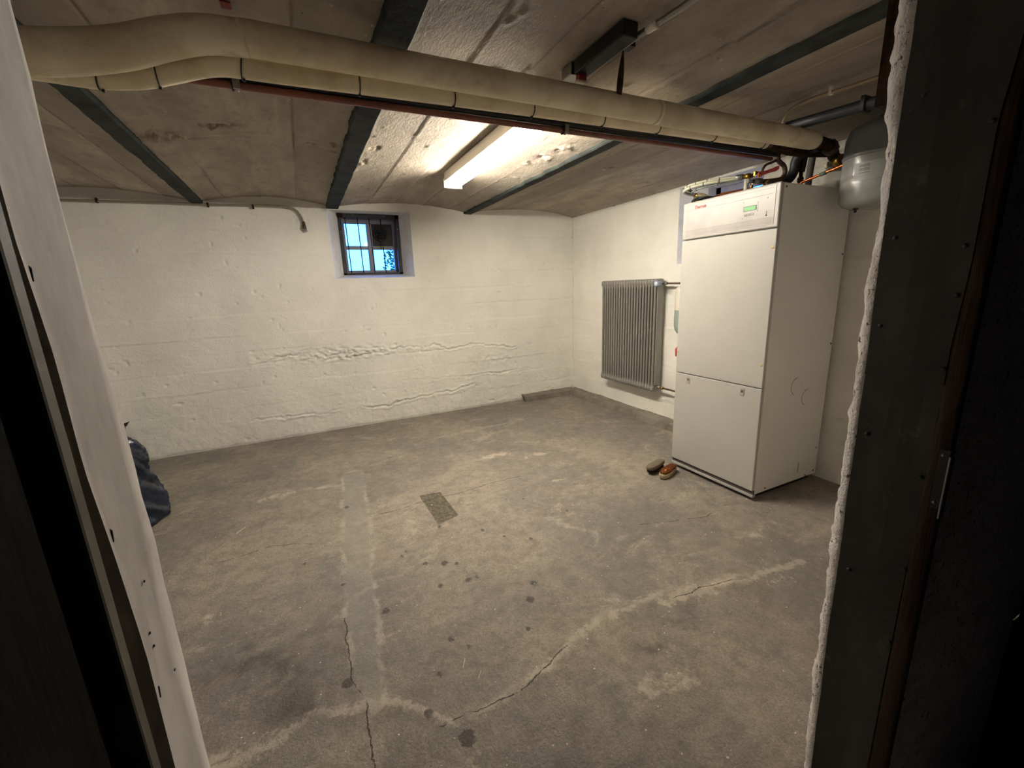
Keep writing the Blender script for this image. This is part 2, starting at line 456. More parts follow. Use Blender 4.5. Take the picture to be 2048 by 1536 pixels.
def floor_fn(U, V):
    z = .004*fbm(U, V, .9, 3, .5, 3)+.0012*fbm(U, V, 7, 3, .5, 9)
    edge = sst(np.minimum.reduce([-U, -V, U-XL]), .02, .3); z = z*edge
    z -= .003*sst(-seg_sd(U, V, PATCH), 0, .01)
    z += .004*np.exp(-(sgn(U, V, [(RIDGE, 0)])/.03)**2)
    return U, V, z
def spots_fn(U, V):
    d = np.full(U.shape, .1)
    for x, y, r in SPOTS: d = np.minimum(d, np.hypot((U-x), (V-y)*.8)-r+.007)
    return d
def damp_fn(U, V):
    g = np.zeros(U.shape)
    for x, y, sx, sy, a in [(-3.06, -2.66, .20, .16, 1.), (-2.95, -2.9, .12, .05, .6), (-3.0, -3.2, .22, .08, .5), (-1.68, -3.19, .16, .05, .75), (-1.85, -3.22, .12, .04, .6), (-.95, -.25, .5, .16, .35), (-1.3, -2.65, .25, .22, .3),
                            (-2.45, -3.45, .3, .1, .5), (-3.4, -.9, .4, .1, .4), (-2.2, -1.1, .6, .12, .3), (-1.0, -1.2, .4, .18, .35), (-3.2, -1.6, .3, .1, .3)]:
        g += a*np.exp(-((U-x)/sx)**2-((V-y)/sy)**2)
    return np.clip(g*(.6+.9*fbm(U, V, 8, 5, .7, 31)), 0, 1)
fx = np.concatenate([np.arange(XL, -3.4, .03), np.arange(-3.4, -1.2, .0125), np.arange(-1.2, .10, .03)])
fy = np.concatenate([np.arange(-5.3, -3.9, .08), np.arange(-3.9, -.9, .0125), np.arange(-.9, .10, .03)])
struct(grid('floor', fx, fy, floor_fn, MF, attrs=dict(
    trench=lambda U, V: seg_sd(U+.008*fbm(U, V, 9, 4, .6, 2), V, TRENCH),
    ridge=lambda U, V: sgn(U, V, [(RIDGE, 0)]),
    crack=lambda U, V: sgn(U, V, CRACKS), pale=pale_fn,
    patch=lambda U, V: seg_sd(U, V, PATCH), spots=spots_fn, damp=damp_fn)))

# ------------------------------------------------------------------ back wall with board marks and the long cracked cold joint
def board_disp(U, Z, zs, seed):
    d = .0016*fbm(U, Z, 2.2, 4, .55, seed)
    k = np.searchsorted(zs, Z+.006*vnoise(U*1.3, Z*0+seed, seed))
    d = d + .0045*vnoise(U*.9+k*7.3, k*3.1+.5, seed+2)+.0010*vnoise(U*6, k*2.7, seed+4)
    for i, z0 in enumerate(zs):
        am = np.clip(.2+.9*vnoise(U*1.1+i*9, U*0+i*5.3, seed+6), 0, 1)
        zz = z0+.006*vnoise(U*1.3, Z*0+seed, seed)+.004*fbm(U, Z*0+i, 14, 3, .6, seed+8)
        d = d + .0055*am*np.exp(-((Z-zz)/.007)**2)*np.sign(vnoise(U*.7+i*3, U*0+i, seed+9))
    return d
ZS = np.array([.18, .33, .50, .66, .80, .93, 1.10, 1.26, 1.42, 1.60, 1.76])
WC = [[(-3.30, .650), (-3.03, .735), (-2.789, .765), (-2.368, .755), (-2.15, .735)],
      [(-2.72, .67), (-2.466, .664), (-2.195, .690), (-2.002, .725), (-1.80, .70), (-1.656, .711), (-1.504, .640), (-1.40, .665), (-1.283, .690), (-1.0, .645), (-.75, .60)],
      [(-3.33, .205), (-2.78, .185), (-2.25, .168), (-1.64, .215), (-1.25, .245)],
      [(-2.0, .40), (-1.5, .36), (-.956, .348), (-.6, .36)]]
def back_fn(U, Z):
    d = board_disp(U, Z, ZS, 20)
    for i, c in enumerate(WC):
        dd = pdist(U, Z, c, .018, 12, 40+i); am = np.clip(.65+.6*vnoise(U*4+i, U*0, 60+i), .1, 1.2)
        d = d - (.017 if i < 2 else .010)*am*np.exp(-(dd/.0065)**2) + .006*am*np.exp(-((dd-.016)/.010)**2)
    rough = np.exp(-((U+2.45)/.55)**2-((Z-.71)/.055)**2)
    d = d + rough*.015*fbm(U*.7, Z, 40, 4, .65, 70)
    rough2 = np.exp(-((U+1.0)/.3)**2-((Z-.5)/.1)**2)
    d = d + rough2*.004*fbm(U, Z, 34, 3, .6, 71)
    low = sst(Z, .7, .1); d = d+low*.0022*fbm(U, Z, 18, 4, .6, 72)
    pits = fbm(U, Z, 21, 2, .5, 73); d = d-.009*sst(pits, .95, 1.25)
    ew = sst(np.maximum.reduce([WIN1[0]-U, U-WIN1[1], WIN1[2]-Z, Z-WIN1[3]]), 0., .03); d = d*ew
    # wall face leans out a touch at the foot
    return U, -d, Z
bw = grid('wall_back', axis(XL, 0., .009, WIN1[:2]), axis(0., 2.10, .0075, WIN1[2:]), back_fn, MW, hole=[WIN1],
          attrs=dict(grime_shade=lambda U, Z: np.clip(.30*sst(.028-Z+.008*fbm(U, Z*0, 9, 4, .6, 3), 0, .01)+.45*np.exp(-((U+4.2)/1.4)**2)*sst(Z, 1.955, 1.985)+  # foot grime, plus a shade band painted under the left vault
                                                .5*np.exp(-((U+2.52)/.03)**2-((Z-1.955)/.02)**2), 0, 1)))
struct(bw)
ZR = np.array([.22, .40, .52, .70, .86, 1.04, 1.19, 1.33, 1.50, 1.68, 1.85])
def right_fn(U, Z):
    d = board_disp(U, Z, ZR, 90)
    e = sst(np.maximum.reduce([WIN2[0]-U, U-WIN2[1], WIN2[2]-Z, Z-WIN2[3]]), 0., .03); d = d*e
    return -d, U, Z
struct(grid('wall_right', axis(YF-.2, 0., .014, WIN2[:2]), axis(0., 2.10, .012, WIN2[2:]), right_fn, MW, hole=[WIN2], flip=True,
            attrs=dict(grime_shade=lambda U, Z: np.clip(sst(-2.12-U+.06*fbm(U, Z, 6, 4, .6, 5), 0, .08)*sst(Z-1.66+.06*fbm(U, Z, 8, 4, .6, 6), 0, .06)*(.62+.2*fbm(U, Z, 12, 4, .6, 8)), 0, 1))))
struct(grid('wall_left', axis(YF-.2, 0., .05), axis(0., 2.10, .05), lambda U, Z: (XL+0*U+.003*fbm(U, Z, 3, 3), U, Z), MW, attrs=dict(grime_shade=lambda U, Z: 0*U)))

# solid masses behind the wall skins, with the window shafts cut through
def masses():
    b = B(); T = .42
    x0, x1, z0, z1 = WIN1
    e = .035
    for A, C in (((XL-.4, e, -.1), (x0-.12, T, 2.3)), ((x1+.12, e, -.1), (.5, T, 2.3)), ((x0-.12, e, -.1), (x1+.12, T, z0-.1)), ((x0-.12, e, z1+.10), (x1+.12, T, 2.3))):
        b.box(A, C)
    y0, y1, z0, z1 = WIN2
    for A, C in (((e, YF-1.6, -.1), (T, y0-.12, 2.3)), ((e, y1+.12, -.1), (T, e, 2.3)), ((e, y0-.12, -.1), (T, y1+.12, z0-.1)), ((e, y0-.12, z1+.10), (T, y1+.12, 2.3))):
        b.box(A, C)
    b.box((XL-.4, YF-1.6, -.1), (XL-.03, e, 2.3))
    return b
struct(masses().build('wall_outer', M_plaster))

# splayed plastered reveals of the two window niches
def reveal(name, face, back, outer, conv):
    """face/back/outer: rectangles (u0,u1,z0,z1) at depths 0, .2, .43"""
    b = B()
    def ring(r, d): return [conv(r[0], r[2], d), conv(r[1], r[2], d), conv(r[1], r[3], d), conv(r[0], r[3], d)]
    rs = [ring(face, -.001), ring(back, .205), ring(outer, .43)]
    for a, c in zip(rs[:-1], rs[1:]):
        for i in range(4):
            j = (i+1) % 4; b.add([a[i], a[j], c[j], c[i]], [(0, 1, 2, 3)])
    return b
W1B = (-2.410, -1.868, 1.415, 1.958); W1O = (-2.42, -1.85, 1.40, 1.965)
t = NT('white_reveal_plaster'); t.color(t.mix(t.ramp(t.noise(8, 4, .6), .4, .7), (.80, .79, .76), (.70, .68, .64))); t.rm(.8, 0, .2); t.bump(t.noise(60, 4, .7), .003, .7); M_rev = t.m
struct(reveal('trim_1', WIN1, W1B, W1O, lambda u, z, d: (u, d, z)).build('trim_1', M_rev))
W2B = (-2.12, -1.60, 1.42, 1.955); W2O = (-2.13, -1.59, 1.41, 1.96)
struct(reveal('trim_2', WIN2, W2B, W2O, lambda u, z, d: (d, u, z)).build('trim_2', M_rev))

# ------------------------------------------------------------------ ceiling: shallow concrete vaults between steel beams
BX = [-4.62, -3.42, -2.463, -1.230, -.0]
SEAMS = [-4.35, -4.1, -3.86, -3.62, -3.24, -2.985, -2.735, -2.17, -1.93, -1.68, -1.42, -.98, -.66, -.40, -.18]
LEDGE = [(-4.4, -1.62), (-3.95, -1.53), (-3.724, -1.476), (-3.577, -1.42), (-3.42, -1.40), (-3.2, -1.45), (-3.003, -1.50), (-2.80, -1.545)]
PITS = [(-3.32, -1.47, .06, .07), (-3.24, -1.44, .06, .05), (-3.08, -1.60, .045, .025), (-3.00, -1.62, .03, .03), (-2.58, -1.50, .03, .02), (-2.55, -1.62, .02, .02),
        (-2.66, -1.53, .02, .015), (-2.35, -1.62, .02, .04), (-2.37, -1.35, .015, .05), (-1.38, -1.75, .035, .05), (-1.36, -1.95, .03, .06), (-1.42, -1.60, .02, .04),
        (-2.62, -2.95, .035, .03), (-2.54, -2.88, .03, .03), (-.8, -1.6, .03, .03), (-1.05, -1.9, .02, .02)]
def ceil_parts(U, V):
    z = np.zeros(U.shape)
    for a, b in zip(BX[:-1], BX[1:]):
        m = (U >= a-1e-6) & (U <= b+1e-6); t_ = np.clip((U-a)/(b-a), 0, 1)
        h = .062 if a > -2 or a < -2.4 else .068
        z = np.where(m, h*(1-(2*t_-1)**2), z)
    return z
def ceil_fn(U, V):
    z = ceil_parts(U, V)
    d = .0016*fbm(U, V, 2.5, 4, .5, 5)
    k = np.searchsorted(np.array(sorted(SEAMS)), U+.004*vnoise(V*1.2, U*0, 3))
    d = d+.0035*vnoise(k*3.7, V*.3+k, 12)
    for i, s in enumerate(SEAMS):
        su = s+.006*vnoise(V*1.1+i*4, V*0+i, 14)+.003*fbm(V, V*0+i, 9, 3, .6, 15)
        am = np.clip(.55+.9*vnoise(V*1.5+i*8, V*0+i*2, 16), 0.05, 1.2)
        sg = np.where(vnoise(V*.7+i*3.3, V*0+i, 17) > -.1, 1., -.7)
        d = d - .0055*am*sg*np.exp(-((U-su)/.0065)**2)
    # ledge: the nearer part of the slab is a few mm lower than the far part
    dd = pdist(U, V, LEDGE, .006, 4)
    d = d-.006*np.exp(-(dd/.016)**2)
    dv = pdist(U, V, [(-2.80, -1.54), (-2.795, -2.1), (-2.79, -2.7)], .005); d = d-.004*np.exp(-(dv/.02)**2)
    for x, y, sx, sy in PITS:
        g = np.exp(-((U-x)/sx)**2-((V-y)/sy)**2); d = d+g*(.020*fbm(U, V, 34, 3, .6, 18)+.006)
    d = d-.006*sst(fbm(U, V, 17, 2, .5, 19), 1.0, 1.25)
    return U, V, H+z+d
def ceil_dark(U, V):
    g = np.zeros(U.shape)
    for i, s in enumerate(SEAMS):
        su = s+.006*vnoise(V*1.1+i*4, V*0+i, 14)+.003*fbm(V, V*0+i, 9, 3, .6, 15)
        am = np.clip(.15+1.3*vnoise(V*1.9+i*5, V*0+i*3, 25), 0, 1)
        g = np.maximum(g, .85*am*np.exp(-((U-su-.004)/.0045)**2))
    for x, y, sx, sy in PITS: g = np.maximum(g, .7*np.exp(-((U-x-sx*.8)/sx/1.2)**2-((V-y)/sy/.8)**2))
    g = np.maximum(g, .55*sst(-2.55-V, 0, .8)*1.0*(.5+.4*fbm(U, V, 2, 3, .5, 44)))  # also tones the whole slab darker towards the door
    return np.clip(g, 0, 1)
def board_tone(U, V):
    k = np.searchsorted(np.array(sorted(SEAMS+BX[1:4])), U+.004*vnoise(V*1.2, U*0, 3))
    return np.clip(.45+.6*vnoise(k*5.7+.5, k*0+.5, 33)+.5*fbm(U*3, V*.6, 1.3, 4, .6, 34), 0, 1)
def chip(U, V):
    g = np.zeros(U.shape)
    for x, y, sx, sy in PITS:
        g = np.maximum(g, np.exp(-((U-x)/sx)**2-((V-y)/sy)**2)*(.45+1.4*fbm(U, V, 34, 3, .6, 26)))
    for i, s in enumerate(SEAMS):
        su = s+.006*vnoise(V*1.1+i*4, V*0+i, 14)+.003*fbm(V, V*0+i, 9, 3, .6, 15)
        am = np.clip(-.1+1.3*vnoise(V*1.6+i*6, V*0+i*7, 29), 0, 1)
        g = np.maximum(g, .9*am*np.exp(-((U-su+.004)/.004)**2))
    dd = pdist(U, V, LEDGE+[(-2.795, -1.6), (-2.795, -2.0)], .006, 4); g = np.maximum(g, .4*np.exp(-(dd/.012)**2))
    for x in (-3.372, -2.404, -1.184): g = np.maximum(g, np.clip(.3+1.2*vnoise(V*5, V*0+x, 47), 0, .9)*np.exp(-((U-x)/.008)**2))
    return np.clip(g, 0, 1)
must = [-3.42, -2.463, -1.230]
ceiling = struct(grid('ceiling', axis(XL, 0.02, .0085, must), axis(YF-.05, 0.02, .012), ceil_fn, MC, flip=True, attrs=dict(ceil_dark=ceil_dark, chip=chip, board=board_tone)))
B().box((-2.897, -2.612, 2.026), (-2.872, -2.580, 2.0300)).build('paint_mark', simple('dull_red_paint', '7a2226', .7), ceiling)['label'] = 'dull red paint mark'
# bottom flanges of the embedded beams
def beam(x0, x1, seed):
    b = B(); ys = np.arange(YF, .021, .03); v = []; n = len(ys)
    for i, y in enumerate(ys):
        j0 = .006*vnoise(np.array([y*14]), np.array([seed+.3]), seed)[0]+.003*vnoise(np.array([y*40]), np.array([.3]), seed)[0]
        j1 = .003*vnoise(np.array([y*9]), np.array([seed+.7]), seed+3)[0]
        v += [(x0+j0, y, H+.02), (x0+j0, y, H-.006), (x0+j0+.006, y, H-.012), (x1+j1-.006, y, H-.012), (x1+j1, y, H-.006), (x1+j1, y, H+.02)]
    f = []
    for i in range(n-1):
        for k in range(5): f.append((i*6+k, i*6+k+1, (i+1)*6+k+1, (i+1)*6+k))
    b.add(v, f); o = b.build('steel_beam', M_beam, ceiling); return o
beam(-3.464, -3.379, 3); beam(-2.512, -2.412, 5); beam(-1.270, -1.192, 7)

# ------------------------------------------------------------------ concrete ledge along the foot of the walls in the corner
t = NT('bare_concrete_ledge'); t.color(t.mix(t.ramp(t.noise(9, 6, .7), .35, .7), (.26, .232, .19), (.155, .137, .112))); t.rm(.85, 0, .2)
t.bump(t.math('ADD', t.noise(70, 4, .7), t.noise(18, 4, .6)), .004, .9); M_ledge = t.m
def curb(name, pts_in, pts_out, h):
    """ledge between wall line and outer line, top rounded and rough"""
    b = B(); n = len(pts_in); v = []
    for (a, c) in zip(pts_in, pts_out):
        a = Vector((*a, 0)); c = Vector((*c, 0)); d = (c-a)
        j = random.uniform(-.004, .004)
        v += [a+Vector((0, 0, h+j)), a+d*.8+Vector((0, 0, h+j-.002)), a+d*.95+Vector((0, 0, h*.86)), a+d*1.0+Vector((0, 0, h*.45)), a+d*(1.04+j*4)]
    f = [(i*5+k, i*5+k+1, (i+1)*5+k+1, (i+1)*5+k) for i in range(n-1) for k in range(4)]
    f.append((0, 1, 2, 3, 4)); f.append(tuple((n-1)*5+k for k in (4, 3, 2, 1, 0)))
    b.add(v, f, False)
    return struct(b.build(name, M_ledge))
N = 30
curb('baseboard_right', [(.02, -.0-2.5*i/N) for i in range(N+1)], [(-.120, -.105-2.395*i/N) for i in range(N+1)], .062)
curb('baseboard_back', [(-.70+.69*i/14, .01) for i in range(15)], [(-.715+.60*i/14+.012*math.sin(i*.9)*(i < 3), -.118+random.uniform(-.003, .003)) for i in range(15)], .062)

# ------------------------------------------------------------------ door wall and doorway seen from the dark side
def wob(z, f, s, seed): return s*float(fbm(np.array([z]), np.array([seed*1.7]), f, 4, .6, seed)[0])
def jamb(name, prof, zs, mat, skip=()):
    b = B(); n = len(prof); v = []
    for z in zs: v += [(p(z)[0], p(z)[1], z) for p in prof]
    f = [(i*n+k, i*n+k+1, (i+1)*n+k+1, (i+1)*n+k) for i in range(len(zs)-1) for k in range(n-1) if k not in skip]
    b.add(v, f, True); return b.build(name, mat)
zz = np.arange(0, 1.961, .02)
# lines of the doorway's arrises as directions from the door axis (x offset per metre of depth), at each height
T_IN = [(.83, -.3272), (.983, -.3257), (1.053, -.3237), (1.092, -.3255), (1.153, -.3272), (1.234, -.3336), (1.312, -.3361), (1.356, -.3372), (1.384, -.3339), (1.423, -.335)]
T_RG = [(.845, -.3443), (.97, -.3514), (1.102, -.344), (1.193, -.3441), (1.301, -.3421)]
T_OUT = [(.901, -.3858), (1.007, -.3821), (1.087, -.3893), (1.147, -.398), (1.214, -.3955), (1.281, -.4032), (1.309, -.4025)]
def tb(t_, z): return float(np.interp(z, [q[0] for q in t_], [q[1] for q in t_]))
def xo(t_, z, dy): return -2.80356+tb(t_, z)*dy
# left pier: smooth-trowelled reveal with a soft arris; its hall-side edge is ragged
LJ = jamb('wall_front', [lambda z: (-4.64, YF+.001), lambda z: (-3.2, YF), lambda z: (-2.99+wob(z, 3, .004, 2), YF),
      lambda z: (xo(T_IN, z, .396)+wob(z, 30, .0004, 4), YF-.0035), lambda z: (xo(T_RG, z, .380)+.0012, YF-.0195),
      lambda z: (xo(T_OUT, z, .345)+.0018, YF-.054), lambda z: (xo(T_OUT, z, .336), YF-.0635), lambda z: (xo(T_OUT, z, .336), YF-.0635), lambda z: (xo(T_OUT, z, .334)-.012, YF-.066),
      lambda z: (-2.965, YF-.030), lambda z: (-3.055, YF-.030), lambda z: (-3.056, YF-.068), lambda z: (-4.64, YF-.070)], zz, M_plaster, (6,))
struct(LJ)
b = B()   # staples, drill holes in the reveal
for z, dy in ((1.262, -.056), (1.094, -.056), (.966, -.056)):
    xx = xo(T_OUT, z, .343); b.tube([(xx-.001, YF+dy+.002, z+.007), (xx+.0015, YF+dy+.0015, z+.004), (xx+.0015, YF+dy, z-.003), (xx-.001, YF+dy-.001, z-.006)], .0006, 8)
for z, dy in ((1.01, -.046), (.998, -.045), (1.045, -.034), (.955, -.022)):
    b.lathe((-2.9338, YF+dy, z), (1, 0, 0), [(.0001, .0006), (.0009, .0006), (.0012, .0)], 10)
b.build('staple', M_black, LJ)
# hall-side casing strip and the open door leaf, hall darkness put into its colour
M_casing = simple('grubby_casing_paint', '625c51', .6, 0, .3, 6, .0006, 20, c2='544e44', sc=(1, 1, .3))
o = B().box((-3.06, -3.8500, 0), (-2.9315, -3.8370, 1.95)).build('trim_3', M_casing, bevel=.002); struct(o)
M_leaf = simple('unlit_black_wood', '120c08', .9, 0, .4, 6, .001, 20, c2='0a0705', sc=(5, 5, .5), spec=.1)
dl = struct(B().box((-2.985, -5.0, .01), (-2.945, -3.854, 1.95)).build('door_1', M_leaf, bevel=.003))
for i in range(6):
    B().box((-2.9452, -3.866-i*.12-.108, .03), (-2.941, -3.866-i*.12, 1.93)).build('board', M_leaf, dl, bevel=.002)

# right pier: ragged plaster edge, sheet-metal cladding on the reveal, timber strip with latch keep
def rj(name, prof, mat, z1=1.96, step=.008):
    return jamb(name, prof, np.arange(0, z1, step), mat)
XR = -1.932
T_RI = [(.151, 2.2264), (.481, 2.186), (.741, 2.1757), (.868, 2.1778), (1.08, 2.1689), (1.284, 2.1692), (1.3, 2.1849), (1.451, 2.1727), (1.491, 2.1201), (1.564, 2.1109), (1.634, 2.109)]
T_RW = [(.164, 2.3363), (.552, 2.2874), (.725, 2.2828), (.873, 2.2673), (1.126, 2.2631), (1.283, 2.2478), (1.46, 2.2435), (1.631, 2.2468)]
T_RM = [(.325, 3.0584), (.698, 3.0589), (.883, 3.1004), (1.137, 3.0976), (1.273, 3.1438), (1.441, 3.1372), (1.533, 3.2206)]
def yo(t_, z, x): return -4.15286+(x+2.80356)/tb(t_, z)
def rag(z, s=1.): return s*(wob(z, 18, .006, 31)+wob(z, 55, .003, 32))
RP = rj('wall_front', [lambda z: (.02, YF), lambda z: (-1.2, YF), lambda z: (-1.80, YF+.002), lambda z: (XR+.06, YF+.004),
    lambda z: (XR+.022, yo(T_RI, z, XR+.022)+.0*z+rag(z, .55)), lambda z: (XR+.010+wob(z, 40, .001, 38), yo(T_RI, z, XR+.010)+rag(z+1, .35)-.004), lambda z: (XR+.003, yo(T_RI, z, XR+.003)-.008+rag(z+2, .12)),
    lambda z: (XR, yo(T_RW, z, XR)+wob(z, 14, .0015, 35)), lambda z: (XR+.004, yo(T_RW, z, XR)-.004), lambda z: (XR+.006, YF-.12), lambda z: (XR+.01, YF-.139), lambda z: (XR+.55, YF-.139)], M_wplaster)
struct(RP)
cl = empty('sheet_metal_cladding', 'dark sheet metal nailed over the right door reveal', 'metal cladding', loc=(XR, -3.82, 0))
def sheet(z0, z1, x, seed):
    zs = np.linspace(z0, z1, 60); b = B(); v = []
    ys = [-3.7705, -3.79, -3.81, -3.83, -3.85, -3.8735]
    for z in zs:
        for k, y in enumerate(ys):
            e = 0.
            if k == 0: y = yo(T_RW, z, XR)+.0005
            if k == 5: y = yo(T_RM, z, XR)
            if k == 0: e = wob(z, 30, .0006, seed)
            if k == 5: e = wob(z, 8, .0008, seed+1)
            v.append((x+.0012*math.sin(z*5+k*1.3+seed), y+e, z))
    n = 6
    b.add(v, [(i*n+k, i*n+k+1, (i+1)*n+k+1, (i+1)*n+k) for i in range(59) for k in range(5)], False)
    o = b.build('metal_sheet', M_sheet, cl); m = o.modifiers.new('s', 'SOLIDIFY'); m.thickness = .0012; return o
sheet(.0, 1.083, XR-.002, 3); sheet(1.075, 1.93, XR-.0045, 8)
for z, y in ((1.30, -3.782), (1.16, -3.780), (.97, -3.785), (.70, -3.79), (1.28, -3.866), (1.44, -3.870), (1.10, -3.868), (.92, -3.866), (.75, -3.867), (.6, -3.866), (1.21, -3.867), (1.5, -3.79)):
    B().lathe((XR-.005, y, z), (-1, 0, 0), [(.0035, -.002), (.0033, .0005), (.0018, .0016), (.0001, .0018)], 12).build('nail', M_sheet, cl)
rebase(cl)
o = rj('trim_4', [lambda z: (XR-.001, -3.870), lambda z: (XR-.0005, -3.8905+wob(z, 2, .001, 41)), lambda z: (XR+.012, -3.8935)], M_wood); struct(o)
kp = empty('latch_keep', 'worn dark steel latch keep screwed to the timber strip at the right', 'latch', loc=(XR, -3.885, .93))
B().box((XR-.003, -3.895, .875), (XR+.002, -3.882, .975)).build('plate', M_black, kp, bevel=.001)
B().box((XR-.0045, -3.8965, .86), (XR+.010, -3.8935, .965)).build('lip', M_steel, kp, bevel=.001)
for z in (.885, .965):
    B().lathe((XR-.003, -3.8865, z), (-1, 0, 0), [(.003, -.001), (.0025, .001), (.0001, .0014)], 10).build('screw', M_steel, kp)
rebase(kp)
# lintel over the doorway
b = B().box((-3.2, YF-.139, 1.90), (-1.3, YF, 2.12)); struct(b.build('trim_5', M_plaster))
b = B().box((-4.64, YF-.070, 1.95), (0, YF, 2.12)); struct(b.build('wall_front', M_plaster))

# hall (dark side) shell, unseen; dark tone keeps stray sky light out
M_hall = simple('dark_hall_plaster', '2c2620', .9, 0, .4, 5, .004, 20, c2='1d1814')
b = B()
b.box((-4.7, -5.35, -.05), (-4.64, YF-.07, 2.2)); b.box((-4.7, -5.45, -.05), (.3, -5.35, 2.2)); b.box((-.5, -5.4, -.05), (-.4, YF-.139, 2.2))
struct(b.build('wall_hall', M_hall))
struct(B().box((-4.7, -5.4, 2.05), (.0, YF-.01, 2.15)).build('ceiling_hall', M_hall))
# dark brown brick pier of the hall at the right with a torn plaster edge
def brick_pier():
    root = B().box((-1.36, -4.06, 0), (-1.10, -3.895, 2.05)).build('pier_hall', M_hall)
    Mb = simple('dark_brick', '33221a', .9, 0, .5, 14, .004, 40, c2='1d1510')
    me = None
    for r in range(27):
        z = .005+r*.075
        for k in range(2):
            y0 = -3.897-k*.083-(0 if r % 2 else .02)
            o = B().box((-1.376+random.uniform(-.003, .003), y0-.073, z), (-1.355, y0, z+.064)).build('brick', Mb, root, bevel=.003)
    return root
struct(brick_pier())
M_blue = simple('dark_blue_paint', '2a2a38', .55, 0, .3, 5, .002, 20)
def torn():
    b = B(); v = []; zs = np.arange(0, 2.0, .012)
    for z in zs:
        e = -4.045+.006*fbm(np.array([z]), np.array([.3]), 9, 4, .65, 51)[0]*2
        v += [(-1.385, e, z), (-1.379, e-.006, z), (-1.379, -4.5, z)]
    b.add(v, [(i*3+k, i*3+k+1, (i+1)*3+k+1, (i+1)*3+k) for i in range(len(zs)-1) for k in range(2)], True)
    o = b.build('trim_6', M_blue); m = o.modifiers.new('s', 'SOLIDIFY'); m.thickness = .006; m.offset = 1; return o
struct(torn())

# ------------------------------------------------------------------ window 1 : iron grille, 2x2 sash, fan plate
def window1():
    root = B()
    fr = [(-2.405, -1.868, 1.425, 1.958)]
    f = root
    y0, y1 = .30, .345
    M_sash = simple('blue_grey_window_paint', '8a8a9c', .5, 0, .15, 10)
    X0, X1, Z0, Z1 = -2.415, -1.86, 1.405, 1.962
    xs = [(-2.352, -2.155), (-2.108, -1.915)]; zs = [(1.458, 1.652), (1.685, 1.887)]
    f.box((X0, y0, Z0), (xs[0][0], y1, Z1)); f.box((xs[1][1], y0, Z0), (X1, y1, Z1))
    f.box((xs[0][0], y0, Z0), (xs[1][1], y1, zs[0][0])); f.box((xs[0][0], y0, zs[1][1]), (xs[1][1], y1, Z1))
    root = f.build('window_1', M_sash, bevel=.002); struct(root)
    B().box((xs[0][1], y0+.004, zs[0][0]), (xs[1][0], y1-.004, zs[1][1])).build('mullion', M_sash, root, bevel=.002)
    for x in xs: B().box((x[0], y0+.008, zs[0][1]), (x[1], y1-.008, zs[1][0])).build('glazing_bar', M_sash, root, bevel=.002)
    g = NT('window_glass'); nt = g.t; nt.nodes.remove(g.b)
    tr = g.n('ShaderNodeBsdfTransparent'); gl = g.n('ShaderNodeBsdfGlossy'); gl.inputs['Roughness'].default_value = .05
    tr.inputs[0].default_value = (.9, .96, .97, 1)
    fz = g.n('ShaderNodeFresnel'); fz.inputs[0].default_value = 1.45
    mx = g.n('ShaderNodeMixShader'); g.l(fz.outputs[0], mx.inputs[0]); g.l(tr.outputs[0], mx.inputs[1]); g.l(gl.outputs[0], mx.inputs[2])
    g.l(mx.outputs[0], nt.nodes['Material Output'].inputs[0]); M_glass = g.m
    for i, x in enumerate(xs):
        for j, z in enumerate(zs):
            if (i, j) != (1, 1): B().box((x[0]-.003, y0+.021, z[0]-.003), (x[1]+.003, y0+.025, z[1]+.003)).build('pane', M_glass, root)
    # blanking board with round fan in the upper right light
    M_bl = simple('brown_board', '38302e', .7, 0, .2, 12)
    bb = B().box((xs[1][0], y0+.016, zs[1][0]), (xs[1][1]+.003, y0+.030, zs[1][1])).build('fan_board', M_bl, root)
    fx_, fz_ = -2.03, 1.795
    B().lathe((fx_, y0+.016, fz_), (0, -1, 0), [(.066, 0), (.066, .012), (.058, .016), (.050, .010), (.046, .004), (.001, .004)], 40).build('fan_housing', M_black, bb)
    hub = B().lathe((fx_, y0+.012, fz_), (0, -1, 0), [(.018, -.002), (.018, .010), (.001, .014)], 20)
    for k in range(6):
        a = k*math.pi/3; c, s_ = math.cos(a), math.sin(a)
        P = [(fx_+c*.015-s_*.006, y0+.012, fz_+s_*.015+c*.006), (fx_+c*.044-s_*.016, y0+.012, fz_+s_*.044+c*.016), (fx_+c*.046+s_*.008, y0+.005, fz_+s_*.046-c*.008), (fx_+c*.015+s_*.006, y0+.006, fz_+s_*.015-c*.006)]
        hub.add(P, [(0, 1, 2, 3)])
    hub.build('fan_blades', M_dark, bb)
    B().tube([(-2.03, y0+.01, 1.735), (-2.035, y0+.004, 1.70), (-2.03, y0, 1.66)], .0025, 8).build('fan_cord', M_black, bb)
    return M_glass, M_sash
M_glass, M_sash = window1()
gr = empty('window_grille', 'black iron grille of four upright bars in the left window niche', 'grille', loc=(-2.14, .2, 1.41))
M_gf = simple('black_grille_frame', '1a1a20', .55, 0, .3, 20, .002, 30)
f = B(); X0, X1, Z0, Z1 = -2.412, -1.866, 1.414, 1.957
f.box((X0, .190, Z0), (X0+.030, .215, Z1)); f.box((X1-.034, .190, Z0), (X1, .215, Z1)); f.box((X0, .190, Z0), (X1, .215, Z0+.018)); f.box((X0, .190, Z1-.036), (X1, .215, Z1))
f.build('frame', M_gf, gr, bevel=.002)
for x in (-2.345, -2.237, -2.134, -2.030): B().cyl((x+.003, .2, 1.425), (x-.004, .2, 1.93), .0048, 10).build('bar', M_gf, gr)
